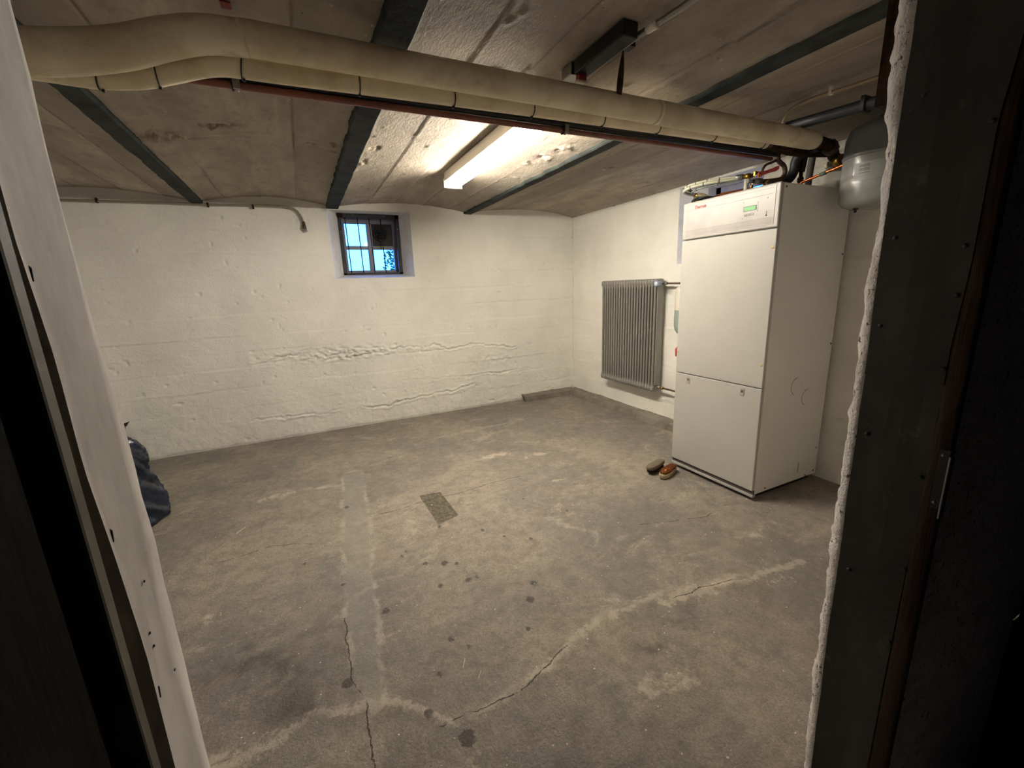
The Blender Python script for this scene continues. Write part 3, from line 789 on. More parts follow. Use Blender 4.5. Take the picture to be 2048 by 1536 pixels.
for x, z in ((-2.398, 1.50), (-2.397, 1.80), (-1.884, 1.505), (-2.28, 1.942), (-1.884, 1.83), (-2.0, 1.942)):
    B().lathe((x, .190, z), (0, -1, 0), [(.005, 0), (.0045, .002), (.0001, .003)], 12).build('screw', M_steel, gr)
f = B(); f.box((-2.415, .165, 1.925), (-2.365, .20, 1.956)); f.build('mortar_lump', M_rust, gr, bevel=.006)
rebase(gr)
# window 2 (mostly behind the heat pump)
def window2():
    f = B(); x0, x1 = .30, .345
    y = (-2.13, -1.59); z = (1.41, 1.96)
    f.box((x0, y[0], z[0]), (x1, y[0]+.05, z[1])); f.box((x0, y[1]-.05, z[0]), (x1, y[1], z[1])); f.box((x0, y[0], z[0]), (x1, y[1], z[0]+.05)); f.box((x0, y[0], z[1]-.05), (x1, y[1], z[1]))
    r = struct(f.build('window_2', M_sash, bevel=.002))
    B().box((x0+.004, -1.88, z[0]+.05), (x1-.004, -1.84, z[1]-.05)).build('mullion', M_sash, r, bevel=.002)
    B().box((x0+.006, y[0]+.05, 1.665), (x1-.006, y[1]-.05, 1.69)).build('glazing_bar', M_sash, r, bevel=.002)
    for a, c in ((y[0]+.05, -1.88), (-1.84, y[1]-.05)):
        B().box((x0+.02, a-.003, z[0]+.047), (x0+.024, c+.003, z[1]-.047)).build('pane', M_glass, r)
window2()
# outside: ground and a shrub beyond the left window
M_grass = simple('rough_grass', '55663a', .9, 0, .3, 10, .01, 30)
struct(B().box((-14, .45, 1.12), (12, 16, 1.16)).build('ground_outside', M_grass))
struct(B().box((.45, -14, 1.12), (12, .45, 1.16)).build('ground_outside', M_grass))
def shrub():
    root = empty('garden_shrub', 'leafy green shrub outside, seen through the lower right window pane', 'shrub', loc=(-1.46, 2.05, 1.16))
    M_lf = simple('leaf_green', '3f7a4a', .6, 0, .5, 6)
    b = B()
    for k in range(900):
        a = random.uniform(0, 6.283); rr = .34*random.random()**.45; h = random.random()
        c = Vector((math.cos(a)*rr*(1-.35*h), math.sin(a)*rr*(1-.35*h), .05+h*.72))
        d1 = Vector((random.uniform(-1, 1), random.uniform(-1, 1), random.uniform(-.6, 1))).normalized()*.030; d2 = d1.cross(Vector((random.random(), random.random(), random.random()))).normalized()*.012
        b.add([c-d1, c+d2, c+d1, c-d2], [(0, 1, 2, 3)])
    o = b.build('foliage', M_lf, root); o['kind'] = 'stuff'
    s = B()
    for k in range(6):
        a = k*1.05; s.tube([(0, 0, 0), (math.cos(a)*.08, math.sin(a)*.08, .3), (math.cos(a)*.2, math.sin(a)*.2, .65)], [.012, .008, .003], 8)
    s.build('stem', M_wood, root)
shrub()

# ------------------------------------------------------------------ fluorescent lamp
lamp = empty('fluorescent_lamp', 'lit twin-tube white batten lamp on the ceiling behind the pipes', 'lamp', loc=(-1.752, -1.9, 2.03))
LX, LY0, LY1 = -1.752, -2.365, -1.115
B().box((LX-.064, LY0, 1.969), (LX+.060, LY1-.02, 2.028)).build('housing', M_lamp, lamp, bevel=.004)
for y0, y1 in ((LY1-.022, LY1), (LY0, LY0+.022)):
    B().box((LX-.066, y0, 1.930), (LX+.064, y1, 1.990)).build('end_bracket', M_lamp, lamp, bevel=.003)
for x in (LX-.036, LX+.034):
    B().cyl((x, LY0+.022, 1.951), (x, LY1-.022, 1.951), .0132, 20).build('tube', M_tube, lamp)
rebase(lamp)
bx = empty('ceiling_cable_trunk', 'short black cable trunk with a red end block behind the big pipe', 'cable trunk', loc=(-1.77, -2.8, 2.0))
B().box((-1.815, -2.965, 1.985), (-1.755, -2.70, 2.030)).build('trunk', M_black, bx, bevel=.004)
B().box((-1.800, -2.715, 1.966), (-1.768, -2.690, 2.0)).build('end_block', simple('red_plastic', '8c2a32', .4), bx, bevel=.003)
B().box((-1.805, -2.712, 1.960), (-1.772, -2.692, 1.967)).build('white_clip', M_lamp, bx)
B().box((-1.82, -2.690, 1.990), (-1.765, -2.625, 2.03)).build('socket_plate', M_steel, bx, bevel=.003)
rebase(bx)
cd = empty('ceiling_conduit', 'thin grey conduit on the ceiling running from the black trunk towards the door', 'conduit', loc=(-1.72, -3.2, 2.0))
B().tube(smooth_path([(-1.752, -2.70, 2.0), (-1.742, -2.93, 2.005), (-1.715, -3.15, 2.008), (-1.70, -3.74, 2.01)], 6), .0095, 12).build('pipe', M_steel, cd)
B().tube([(-1.737, -2.985, 2.005), (-1.730, -3.02, 2.005)], .0135, 12).build('coupling', M_lamp, cd)
rebase(cd)

# ------------------------------------------------------------------ pipes along the room
big = empty('large_insulated_pipe', 'thick cream-jacketed pipe, the upper of the two long ceiling pipes', 'pipe', loc=(-1.8, -2.75, 1.888))
P = smooth_path([(-4.6, -2.75, 1.80), (-3.8, -2.75, 1.778), (-3.45, -2.75, 1.772), (-3.30, -2.75, 1.778), (-3.20, -2.75, 1.792), (-3.10, -2.75, 1.818), (-3.02, -2.75, 1.850), (-2.94, -2.75, 1.875), (-2.86, -2.75, 1.883), (-2.75, -2.75, 1.886),
                 (-2.0, -2.75, 1.888), (-1.46, -2.75, 1.889)], 6)
Rr = [.046 if p.x < -3.3 else .0405+.0055*max(0, min(1, (-2.9-p.x)/.4)) for p in P]
B().tube(P, Rr, 28).build('jacket', M_foam, big)
B().tube([(-1.466, -2.75, 1.889), (-1.0, -2.75, 1.891), (-.50, -2.75, 1.894), (-.455, -2.75, 1.894), (-.43, -2.75, 1.894), (-.425, -2.75, 1.894)], [.0422, .0422, .0424, .0415, .037, .028], 28).build('jacket', M_foam, big)
B().tube([(-1.474, -2.75, 1.889), (-1.458, -2.75, 1.889)], .0428, 28).build('seam_tape', M_foam2, big)
rebase(big)
sm = empty('small_insulated_pipe', 'thinner cream pipe strapped with black ties under the thick pipe', 'pipe', loc=(-1.8, -2.68, 1.86))
P2 = smooth_path([(-4.6, -2.68, 1.80), (-3.8, -2.68, 1.785), (-3.306, -2.68, 1.779), (-3.238, -2.68, 1.777), (-3.174, -2.68, 1.777), (-3.096, -2.68, 1.788), (-3.032, -2.68, 1.808), (-2.965, -2.68, 1.832), (-2.919, -2.68, 1.843), (-2.874, -2.68, 1.846),
                  (-2.728, -2.68, 1.848), (-1.988, -2.68, 1.863), (-.70, -2.68, 1.880)], 6)
B().tube(P2, .0272, 24).build('jacket', M_foam2, sm)
def at_x(path, x):
    for a, b in zip(path[:-1], path[1:]):
        if a.x <= x <= b.x: t_ = (x-a.x)/(b.x-a.x+1e-9); return a.lerp(b, t_), (b-a).normalized()
for i, x in enumerate((-3.168, -3.053, -2.864, -2.567, -2.275, -1.984, -1.677, -1.397, -1.067, -.735)):
    p, d = at_x(P2, x); ref = Vector((0, 1, 0)); n2 = d.cross(ref).normalized(); lean = (.35, .35, .2, .0, -.1, -.12, -.15, -.2, -.2, -.2)[i]
    ring = [p+(ref*math.cos(a)+n2*math.sin(a))*.0288+d*(lean*.028*math.sin(a)) for a in [2*math.pi*k/24 for k in range(24)]]
    c = B().tube(ring, .0017, 6, closed=True)
    q = p-Vector((0, 0, 1))*.031; c.box(tuple(q-Vector((.003, .004, .003))), tuple(q+Vector((.003, .004, .003)))); c.build('cable_tie', M_black, sm)
B().tube([(-.70, -2.68, 1.880), (-.66, -2.68, 1.880)], .020, 16).build('pipe_end', M_rustpipe, sm)
rebase(sm)
cp = empty('red_brown_pipe', 'slim red-brown painted pipe, lowest in the bundle across the ceiling', 'pipe', loc=(-1.8, -2.6, 1.83))
B().tube([(-4.6, -2.6, 1.826), (-3.0, -2.6, 1.829), (-1.9, -2.6, 1.834), (-.53, -2.6, 1.842)], .0100, 14).build('pipe', M_red, cp)
for x, z in ((-2.887, 1.830), (-1.789, 1.836)):
    c = B().tube([Vector((x, -2.6+math.cos(a)*.0135, z+math.sin(a)*.0135)) for a in [2*math.pi*k/16 for k in range(16)]], .003, 6, closed=True)
    c.box((x-.010, -2.616, z-.013), (x+.008, -2.612, z+.018)); c.box((x-.004, -2.606, z+.012), (x+.004, -2.598, z+.060))
    cl_ = c.build('pipe_clip', M_steel, cp)
    B().tube([Vector((x-.012, -2.6+math.cos(a)*.0125, z+math.sin(a)*.0125)) for a in [2*math.pi*k/16 for k in range(16)]], .0035, 6, closed=True).build('rubber_lining', M_dark, cl_)
rebase(cp)
hs = empty('black_hose_run', 'black hose just above the red-brown pipe', 'hose', loc=(-1.8, -2.6, 1.86))
B().tube([(-4.6, -2.600, 1.848), (-2.9, -2.600, 1.850), (-1.9, -2.602, 1.855), (-.50, -2.604, 1.864)], .0105, 14).build('hose', M_dark, hs); rebase(hs)
hs = empty('black_hose_run', 'black hose squeezed directly beneath the tied cream pipe', 'hose', loc=(-1.8, -2.58, 1.88))
B().tube([(-4.6, -2.580, 1.868), (-2.9, -2.580, 1.872), (-1.9, -2.58, 1.878), (-.50, -2.582, 1.886)], .0125, 14).build('hose', M_dark, hs); rebase(hs)
# twisted flat hanger
hg = empty('pipe_hanger', 'twisted dark flat-iron hanger holding the thick pipe', 'pipe hanger', loc=(-1.64, -2.75, 2.04))
b = B(); v = []
for k in range(21):
    t_ = k/20; a = math.pi*.9*t_+.5; c = Vector((-1.733+.051*t_, -2.872+.082*t_, 2.030-.122*t_)); wd = .007+.005*t_
    d = Vector((math.cos(a), math.sin(a), 0))*wd; nn = Vector((-math.sin(a), math.cos(a), 0))*.0015
    v += [c-d-nn, c+d-nn, c+d+nn, c-d+nn]
b.add(v, [(i*4+k, i*4+(k+1) % 4, (i+1)*4+(k+1) % 4, (i+1)*4+k) for i in range(20) for k in range(4)], True)
b.build('strap', M_rust, hg)
B().box((-1.735, -2.892, 2.006), (-1.700, -2.855, 2.026)).build('ceiling_plate', M_black, hg, bevel=.002)
rebase(hg)
# pipe on the back wall at the springing line with a tap-like end
wp = empty('wall_pipe', 'thin pipe along the top of the back wall bending down left of the window', 'pipe', loc=(-3.4, -.02, 1.95))
B().tube(smooth_path([(-4.6, -.022, 1.935), (-4.193, -.022, 1.939), (-3.702, -.022, 1.946), (-3.4, -.022, 1.947), (-3.1, -.022, 1.953), (-2.90, -.022, 1.955), (-2.80, -.022, 1.950), (-2.745, -.022, 1.930), (-2.715, -.022, 1.885), (-2.702, -.022, 1.84)], 8), .0085, 12).build('pipe', simple('painted_pipe', '8f8472', .5), wp)
B().tube([(-2.702, -.022, 1.845), (-2.698, -.022, 1.80), (-2.696, -.024, 1.775)], [.010, .014, .012], 12).build('fitting', M_rustpipe, wp)
B().tube([(-2.712, -.028, 1.797), (-2.685, -.034, 1.765)], .009, 10).build('spout', M_steel, wp)
for x in (-4.0, -3.35, -3.05): B().box((x-.006, -.034, 1.930), (x+.006, -.006, 1.962)).build('pipe_clip', M_rust, wp, bevel=.002)
rebase(wp)

# ------------------------------------------------------------------ heat pump cabinet
hp = empty('heat_pump', 'tall white heat pump cabinet with a green display in the right corner', 'heat pump', loc=(-.335, -2.443, 0))
CX0, CX1, CY0, CY1 = -.64, -.03, -2.743, -2.143
CT = 1.700
B().box((CX0+.022, CY0+.003, .035), (CX1, CY1-.003, CT-.003)).build('body', M_side, hp, bevel=.004)
B().box((CX0+.06, CY0+.03, .0), (CX1-.02, CY1-.03, .04)).build('plinth', M_black, hp)
o = B().box((CX0+.004, CY0, .022), (CX0+.03, CY1, .038)).build('bottom_rail', M_white, hp, bevel=.002)
fp = B().box((CX0, CY0+.002, .062), (CX0+.020, CY1-.002, .660)).build('front_panel', M_white, hp, bevel=.004)
B().box((CX0, CY0+.002, .664), (CX0+.020, CY1-.002, 1.484)).build('front_panel', M_white, hp, bevel=.004)
B().box((CX0+.010, CY0+.002, .038), (CX0+.022, CY1-.002, .064)).build('gap_shade', M_dark_grey, hp)  # dark strip stands in for the shaded gap above the rail
cpn = B().box((CX0-.002, CY0+.001, 1.490), (CX0+.020, CY1-.001, 1.700)).build('control_panel', M_panel, hp, bevel=.007, seg=3)
cpn['label'] = 'control panel with red lettering, thin lines and display'
XF = CX0-.002
B().box((XF-.0015, -2.719, 1.505), (XF+.001, -2.168, 1.690)).build('fascia', simple('fascia_sheet', 'aaa49f', .35), cpn, bevel=.001)
XF -= .0015
M_line = simple('grey_line_print', '8e857c', .6); M_pinkish = simple('grey_band_print', 'a19994', .5)
b = B()
for z in (1.6785, 1.651, 1.5405, 1.5135): b.box((XF-.0006, -2.712, z-.0006), (XF+.0004, -2.174, z+.0006))
for z in (1.572, 1.562): b.box((XF-.0006, -2.712, z-.0005), (XF+.0004, -2.685, z+.0005))
b.build('printed_lines', M_line, cpn)
B().box((XF-.0003, -2.712, 1.514), (XF+.0004, -2.174, 1.540)).build('printed_band', M_pinkish, cpn)
disp = B().box((XF-.001, -2.622, 1.589), (XF+.001, -2.550, 1.6125)).build('display_frame', M_dark_grey, cpn)
B().box((XF-.0014, -2.619, 1.5912), (XF, -2.553, 1.6102)).build('display', M_lcd, cpn)['label'] = 'lit green display'
for z in (1.6235, 1.6155, 1.6075, 1.599, 1.591, 1.583): B().lathe((XF, -2.6295, z), (-1, 0, 0), [(.0019, -.0005), (.0019, .0008), (.0001, .001)], 10).build('indicator', M_dark_grey, cpn)
for y in (-2.5635, -2.5835, -2.6035):
    k_ = B().box((XF-.001, y-.0075, 1.5635), (XF+.0004, y+.0075, 1.5755)).build('button', M_pinkish, cpn, bevel=.0006)
    c = B().box((XF-.0013, y-.0075, 1.5748), (XF-.0008, y+.0075, 1.5755)).box((XF-.0013, y-.0075, 1.5635), (XF-.0008, y+.0075, 1.5642)).box((XF-.0013, y-.0075, 1.5635), (XF-.0008, y-.0068, 1.5755)).box((XF-.0013, y+.0068, 1.5635), (XF-.0008, y+.0075, 1.5755))
    if y > -2.57: c.box((XF-.0013, y-.004, 1.566), (XF-.0008, y+.004, 1.573))
    elif y > -2.59: c.box((XF-.0013, y-.0004, 1.566), (XF-.0008, y+.0004, 1.573)).box((XF-.0013, y-.004, 1.5691), (XF-.0008, y+.004, 1.5699))
    else: c.box((XF-.0013, y-.004, 1.5677), (XF-.0008, y+.004, 1.5685)).box((XF-.0013, y-.004, 1.5707), (XF-.0008, y+.004, 1.5715))
    c.build('button_symbol', M_line, cpn)
for y, z in ((-2.546, 1.636), (-2.546, 1.555), (-2.679, 1.636)): B().lathe((XF, y, z), (-1, 0, 0), [(.0032, -.0005), (.0032, .001), (.0018, .0014), (.0001, .0010)], 12).build('screw', M_steel, cpn)
# thermometer pictogram
B().box((XF-.001, -2.6795, 1.556), (XF+.0003, -2.6775, 1.573)).lathe((XF+.0003, -2.6785, 1.553), (-1, 0, 0), [(.0042, -.0002), (.0042, .0012), (.0001, .0013)], 14).build('thermometer_mark', M_dark_grey, cpn)
# maker's lettering
cu = bpy.data.curves.new('lettering', 'FONT'); cu.body = 'Thermia'; cu.size = .0262; cu.shear = .28; cu.offset = .0004; cu.extrude = .0004; cu.space_character = .93
tmp = bpy.data.objects.new('tmp', cu); COL.objects.link(tmp)
bpy.context.view_layer.update()
me = bpy.data.meshes.new_from_object(tmp.evaluated_get(bpy.context.evaluated_depsgraph_get())); bpy.data.objects.remove(tmp)
me.materials.clear(); me.materials.append(simple('red_print', '9c3531', .5)); me.name = 'lettering'
lo = bpy.data.objects.new('lettering', me); COL.objects.link(lo); lo.parent = cpn
xs = [v.co.x for v in me.vertices]; sc = .083/(max(xs)-min(xs)); me.transform(Matrix.Scale(sc, 4, (1, 0, 0)))
lo.matrix_local = Matrix(((0, 0, -1, XF-.0004), (-1, 0, 0, -2.225), (0, 1, 0, 1.6555), (0, 0, 0, 1)))
lo['label'] = 'red slanted lettering Thermia'
# quarter-turn latches on the lower panel
for y, z in ((-2.252, .624), (-2.630, .624)):
    l_ = B().box((CX0-.003, y-.012, z-.019), (CX0+.001, y+.013, z+.019)).build('latch', M_pinkish, fp, bevel=.0015)
    B().box((CX0-.0045, y-.006, z-.002), (CX0-.002, y+.007, z+.011)).build('latch_slot', M_dark_grey, l_) if False else None
    B().box((CX0-.0045, y-.006, z-.002), (CX0-.0028, y+.007, z+.012)).build('latch_slot', M_dark_grey, fp, bevel=.0008)
# yellowed tape remnants / edge clips and side screws, knock-out rings
M_tape = simple('yellowed_tape', 'b9a678', .6)
for y, z, r in ((-2.727, 1.597, .010), (-2.725, 1.395, .009), (-2.725, .79, .008), (-2.155, 1.60, .006), (-2.155, .80, .006)):
    B().lathe((CX0-.001, y, z), (-1, 0, 0), [(r, 0), (r*.9, .0006), (.0001, .0008)], 9).build('tape_remnant', M_tape, hp)
for x, z in ((-.598, 1.678), (-.045, .857), (-.045, 1.36), (-.055, .21), (-.524, .055), (-.14, .045), (-.045, 1.60), (-.06, .06)):
    B().lathe((x, CY0+.003, z), (0, -1, 0), [(.006, 0), (.005, .0015), (.0001, .0022)], 12).build('screw', M_rustpipe, hp)
for x, z, r in ((-.330, .636, .050), (-.222, .557, .046)):
    pts = [(x+math.cos(a)*r, CY0+.003, z+math.sin(a)*r) for a in [2*math.pi*k/40 for k in range(9, 29)]]
    B().tube(pts, .0013, 6).build('knockout_ring', M_dark_grey, hp)
    for a in (1.9, 3.3, 0.1):
        B().lathe((x+math.cos(a)*r*.95, CY0+.003, z+math.sin(a)*r*.95), (0, -1, 0), [(.0028, 0), (.0001, .0008)], 8).build('knockout_mark', M_dark_grey, hp)
B().box((-.225, CY0+.0015, .085), (-.219, CY0+.0035, .15)).build('scratch_strip', M_pinkish, hp)
rebase(hp)

# ------------------------------------------------------------------ pipework above the cabinet
def mk(name, label, cat, loc): return empty(name, label, cat, loc=loc)
e = mk('black_insulated_hose', 'thick black insulated hose curving down onto the cabinet top', 'hose', (-.3, -2.6, 1.75))
B().tube(smooth_path([(-.36, -2.74, 1.880), (-.33, -2.66, 1.888), (-.318, -2.60, 1.86), (-.315, -2.59, 1.81), (-.335, -2.58, 1.765), (-.40, -2.56, 1.735), (-.46, -2.53, 1.715), (-.50, -2.50, 1.702)], 7), .024, 18).build('hose', M_dark, e); rebase(e)
e = mk('black_insulated_hose', 'straight black vertical hose stub behind the curved hose', 'hose', (-.28, -2.62, 1.85))
B().tube(smooth_path([(-.275, -2.62, 1.905), (-.27, -2.61, 1.87), (-.268, -2.60, 1.80)], 5), .017, 16).build('hose', M_dark, e)
B().tube([(-.268, -2.60, 1.80), (-.268, -2.60, 1.702)], .010, 12).build('pipe', M_brass, e)
B().lathe((-.268, -2.60, 1.70), (0, 0, 1), [(.018, 0), (.018, .014), (.012, .02), (.012, .045), (.016, .05), (.016, .07), (.010, .075)], 8).build('fitting', M_rustpipe, e); rebase(e)
e = mk('grey_riser_pipe', 'sooty grey vertical pipe against the wall behind the cabinet top', 'pipe', (-.1, -2.6, 1.8))
B().tube(smooth_path([(-.13, -2.56, 1.64), (-.125, -2.56, 1.80), (-.125, -2.57, 1.93)], 4), .017, 14).build('pipe', simple('sooty_grey', '4e4a45', .7), e); rebase(e)
e = mk('iron_swan_neck_pipe', 'brown iron pipe with elbows dropping from the pipe bundle to the cabinet', 'pipe', (-.47, -2.6, 1.8))
B().tube(smooth_path([(-.482, -2.60, 1.885), (-.480, -2.60, 1.850), (-.455, -2.60, 1.832), (-.421, -2.60, 1.818), (-.406, -2.60, 1.787), (-.430, -2.60, 1.757), (-.48, -2.59, 1.745), (-.53, -2.57, 1.742)], 6), .0115, 14).build('pipe', M_rustpipe, e)
B().tube(smooth_path([(-.482, -2.595, 1.842), (-.516, -2.60, 1.829), (-.565, -2.60, 1.812), (-.590, -2.60, 1.788), (-.592, -2.60, 1.760)], 6), .0065, 12).build('pipe', M_rustpipe, e)
B().lathe((-.481, -2.60, 1.845), (0, 0, 1), [(.013, 0), (.016, .003), (.016, .010), (.012, .013), (.016, .019), (.016, .028), (.012, .031)], 8).build('union_nut', M_rustpipe, e); rebase(e)
e = mk('red_ball_valve', 'ball valve with a red lever handle on top of the white cabinet', 'valve', (-.5, -2.55, 1.76))
b = B().tube([(-.595, -2.555, 1.742), (-.545, -2.565, 1.743)], .016, 8); b.tube([(-.625, -2.545, 1.742), (-.595, -2.555, 1.742)], .012, 12); b.build('body', M_steel, e)
b = B(); v = []
A = Vector((-.698, -2.655, 1.742)); C = Vector((-.550, -2.66, 1.784)); d = (C-A).normalized(); sd = Vector((.1, .95, .25)).cross(d).normalized(); qd = d.cross(sd).normalized()
lever = [(0, .010, 0), (.018, .013, .0), (.034, .0085, .0), (.10, .0085, .0), (.130, .011, .0), (.152, .008, .003)]
for s_, w_, h_ in lever:
    c = A+d*s_+Vector((0, 0, h_))
    v += [c-sd*w_-qd*.003, c+sd*w_-qd*.003, c+sd*w_+qd*.003, c-sd*w_+qd*.003]
b.add(v, [(i*4+k, i*4+(k+1) % 4, (i+1)*4+(k+1) % 4, (i+1)*4+k) for i in range(5) for k in range(4)]+[(3, 2, 1, 0), (20, 21, 22, 23)])
b.build('lever', M_redpl, e, bevel=.002)
B().tube([A+d*.012+Vector((.0, -.006, .0)), A+d*.012+Vector((.0, .012, .0))], .0055, 8).build('stem_nut', M_brass, e)
B().tube([A+d*.012+Vector((.0, .012, .0)), Vector((-.612, -2.558, 1.746))], .005, 8).build('stem', M_steel, e); rebase(e)
e = mk('brass_coupling', 'yellow brass hose coupling with a silver sleeve left of the red lever', 'fitting', (-.5, -2.45, 1.8))
D0 = Vector((-.470, -2.47, 1.798)); D1 = Vector((-.505, -2.385, 1.803)); ax = (D1-D0)
B().tube([D0, D0+ax*.22, D0+ax*.22, D0+ax*.45, D0+ax*.45, D0+ax*.6], [.011, .011, .016, .016, .012, .012], 8).build('nut', M_brass, e)
B().tube([D0+ax*.6, D0+ax*.64, D0+ax*1.0, D0+ax*1.04], [.013, .0155, .0155, .013], 16).build('sleeve', M_steel, e)
B().box((-.492, -2.492, 1.79), (-.455, -2.478, 1.815)).build('wing_handle', M_brass, e, bevel=.003); rebase(e)
def ribbed(name, label, pts, r, mat, ties=()):
    e = mk(name, label, 'hose', tuple(pts[0])); P = smooth_path(pts, 10)
    B().tube(P, r, 12).build('hose', mat, e)
    for t_ in ties:
        i = int(t_*(len(P)-2)); c = P[i]; d = (P[i+1]-P[i]).normalized(); u = d.cross(Vector((0, 0, 1))).normalized(); w_ = d.cross(u)
        B().tube([c+(u*math.cos(a)+w_*math.sin(a))*(r+.001) for a in [2*math.pi*k/14 for k in range(14)]], .0016, 5, closed=True).build('black_tie', M_black, e)
    rebase(e)
M_ctube = simple('cream_plastic_tube', 'c9c7b0', .45)
ribbed('cream_tube', 'cream plastic tube with black ties, upper strand looping from the brass coupling', [(-.500, -2.40, 1.806), (-.545, -2.33, 1.806), (-.59, -2.25, 1.808), (-.617, -2.17, 1.803), (-.615, -2.13, 1.792), (-.55, -2.12, 1.78)], .0085, M_ctube, (.25, .4, .55, .7))
ribbed('cream_tube', 'cream plastic tube, lower strand of the loop above the display end of the cabinet', [(-.505, -2.40, 1.797), (-.56, -2.33, 1.793), (-.605, -2.25, 1.792), (-.628, -2.17, 1.786), (-.622, -2.125, 1.772), (-.55, -2.13, 1.758), (-.48, -2.16, 1.75)], .0085, M_ctube, (.2, .35, .5))
ribbed('green_grey_tube', 'greenish-grey tube, innermost of the loop on the cabinet top', [(-.49, -2.41, 1.790), (-.54, -2.34, 1.784), (-.58, -2.26, 1.780), (-.60, -2.19, 1.772), (-.58, -2.15, 1.762), (-.5, -2.17, 1.752)], .0055, simple('greenish_tube', '8f9a8c', .5), (.3, .6))
e = mk('brown_wrapped_valve', 'small brass valve with a brown tag at the far left of the cabinet top', 'valve', (-.58, -2.2, 1.72))
B().lathe((-.585, -2.195, 1.700), (0, 0, 1), [(.014, 0), (.014, .012), (.009, .016), (.009, .03), (.015, .034), (.015, .048), (.006, .052)], 8).build('body', M_brass, e)
b = B(); v = []
for k in range(7):
    a = .5+k*.22; c = Vector((-.59, -2.205, 1.752)); q = c+Vector((.02*math.sin(k), -.055*math.sin(a)-.01, -.038*(1-math.cos(a))-.002))
    v += [c, q]
b.add([(-.59, -2.200, 1.757), (-.595, -2.225, 1.752), (-.595, -2.265, 1.735), (-.585, -2.285, 1.718), (-.60, -2.255, 1.712), (-.60, -2.215, 1.715), (-.592, -2.195, 1.73)], [(0, 1, 2), (0, 2, 3), (0, 3, 4), (0, 4, 5), (0, 5, 6)])
o = b.build('tag', simple('brown_tag', '776a4c', .7), e); m = o.modifiers.new('s', 'SOLIDIFY'); m.thickness = .003
B().lathe((-.575, -2.165, 1.700), (0, 0, 1), [(.011, 0), (.011, .02), (.007, .024), (.007, .05), (.012, .052), (.012, .06), (.001, .062)], 8).build('cap', M_rustpipe, e)
rebase(e)
e = mk('black_cable_cluster', 'tangle of black cables lying on the cabinet top near its left end', 'cable', (-.6, -2.2, 1.71))
for k in range(6):
    a = k*.7; B().tube(smooth_path([(-.60+.02*math.sin(a), -2.165-.012*k, 1.7035), (-.61+.012*math.cos(a), -2.18-.016*k, 1.722+.006*math.sin(k)), (-.58, -2.20-.02*k, 1.715), (-.50, -2.22-.02*k, 1.7045)], 5), .0045, 8).build('cable', M_black, e)
rebase(e)
e = mk('copper_pipe', 'bare copper pipe lying low across the cabinet top', 'pipe', (-.45, -2.35, 1.73))
B().tube(smooth_path([(-.56, -2.27, 1.712), (-.53, -2.32, 1.728), (-.49, -2.38, 1.733), (-.44, -2.46, 1.734), (-.40, -2.50, 1.702)], 5), .007, 12).build('pipe', M_copper, e); rebase(e)
e = mk('copper_pipe', 'bright copper pipe rising from the cabinet to the grey tank', 'pipe', (-.2, -2.7, 1.74))
B().tube(smooth_path([(-.30, -2.60, 1.702), (-.292, -2.62, 1.738), (-.291, -2.66, 1.748), (-.296, -2.74, 1.762), (-.30, -2.83, 1.778)], 6), .0068, 12).build('pipe', M_copper, e)
B().tube([(-.2945, -2.715, 1.757), (-.2965, -2.745, 1.762)], .009, 10).build('green_clip', simple('green_clip', '5d7465', .5), e); rebase(e)
e = mk('white_riser_tube', 'short white plastic riser beside the brass wing valve', 'pipe', (-.52, -2.49, 1.75))
B().tube([(-.530, -2.47, 1.701), (-.530, -2.47, 1.775)], .012, 14).build('tube', M_ctube, e)
B().tube([(-.510, -2.488, 1.701), (-.510, -2.488, 1.772)], .008, 8).build('brass_stem', M_brass, e); rebase(e)
e = mk('brass_wing_valve', 'small brass valve with a wing handle just in front of the black hose', 'valve', (-.53, -2.57, 1.73))
B().lathe((-.53, -2.575, 1.700), (0, 0, 1), [(.010, 0), (.010, .012), (.007, .014), (.007, .026), (.009, .03), (.0001, .031)], 8).build('body', M_brass, e)
b = B()
for s_ in (-1, 1): b.tube([(-.53, -2.575, 1.728), (-.53, -2.575+s_*.012, 1.736), (-.53, -2.575+s_*.024, 1.744)], [.004, .006, .003], 8)
b.build('wing_handle', M_brass, e); rebase(e)
e = mk('white_thin_cable', 'thin white cable hanging in a loop under the end of the thick pipe', 'cable', (-.37, -2.65, 1.87))
B().tube(smooth_path([(-.34, -2.70, 1.915), (-.325, -2.67, 1.89), (-.365, -2.65, 1.868), (-.43, -2.64, 1.857)], 6), .0025, 8).build('cable', M_lamp, e); rebase(e)
# pipe elbow into the wall beyond the thick pipe's end, grimy
e = mk('sooty_pipe_elbow', 'sooty dark pipe joint between the thick pipe end and the grey tank', 'pipe', (-.3, -2.72, 1.89))
B().tube(smooth_path([(-.44, -2.75, 1.893), (-.36, -2.75, 1.890), (-.27, -2.74, 1.885), (-.18, -2.70, 1.880), (-.09, -2.66, 1.875), (-.01, -2.64, 1.873)], 6), .027, 16).build('pipe', M_rust, e)
B().tube([(-.30, -2.742, 1.887), (-.24, -2.725, 1.884)], .036, 8).build('union_nut', M_rustpipe, e)
B().tube(smooth_path([(-.50, -2.69, 1.882), (-.56, -2.68, 1.880), (-.60, -2.68, 1.880)], 4), .024, 12).build('pipe', M_rust, e)
B().tube(smooth_path([(-.70, -2.675, 1.877), (-.58, -2.66, 1.872), (-.45, -2.65, 1.870), (-.33, -2.66, 1.872), (-.2, -2.68, 1.878)], 6), .019, 14).build('pipe', M_rust, e); rebase(e)
e = mk('beige_pipe_stub', 'short beige pipe stub with a brass ring beside the grey tank', 'pipe', (-.15, -2.8, 1.8))
B().tube([(-.003, -2.60, 1.835), (-.12, -2.645, 1.835), (-.125, -2.66, 1.835)], [.016, .016, .016], 16).build('stub', M_foam2, e)
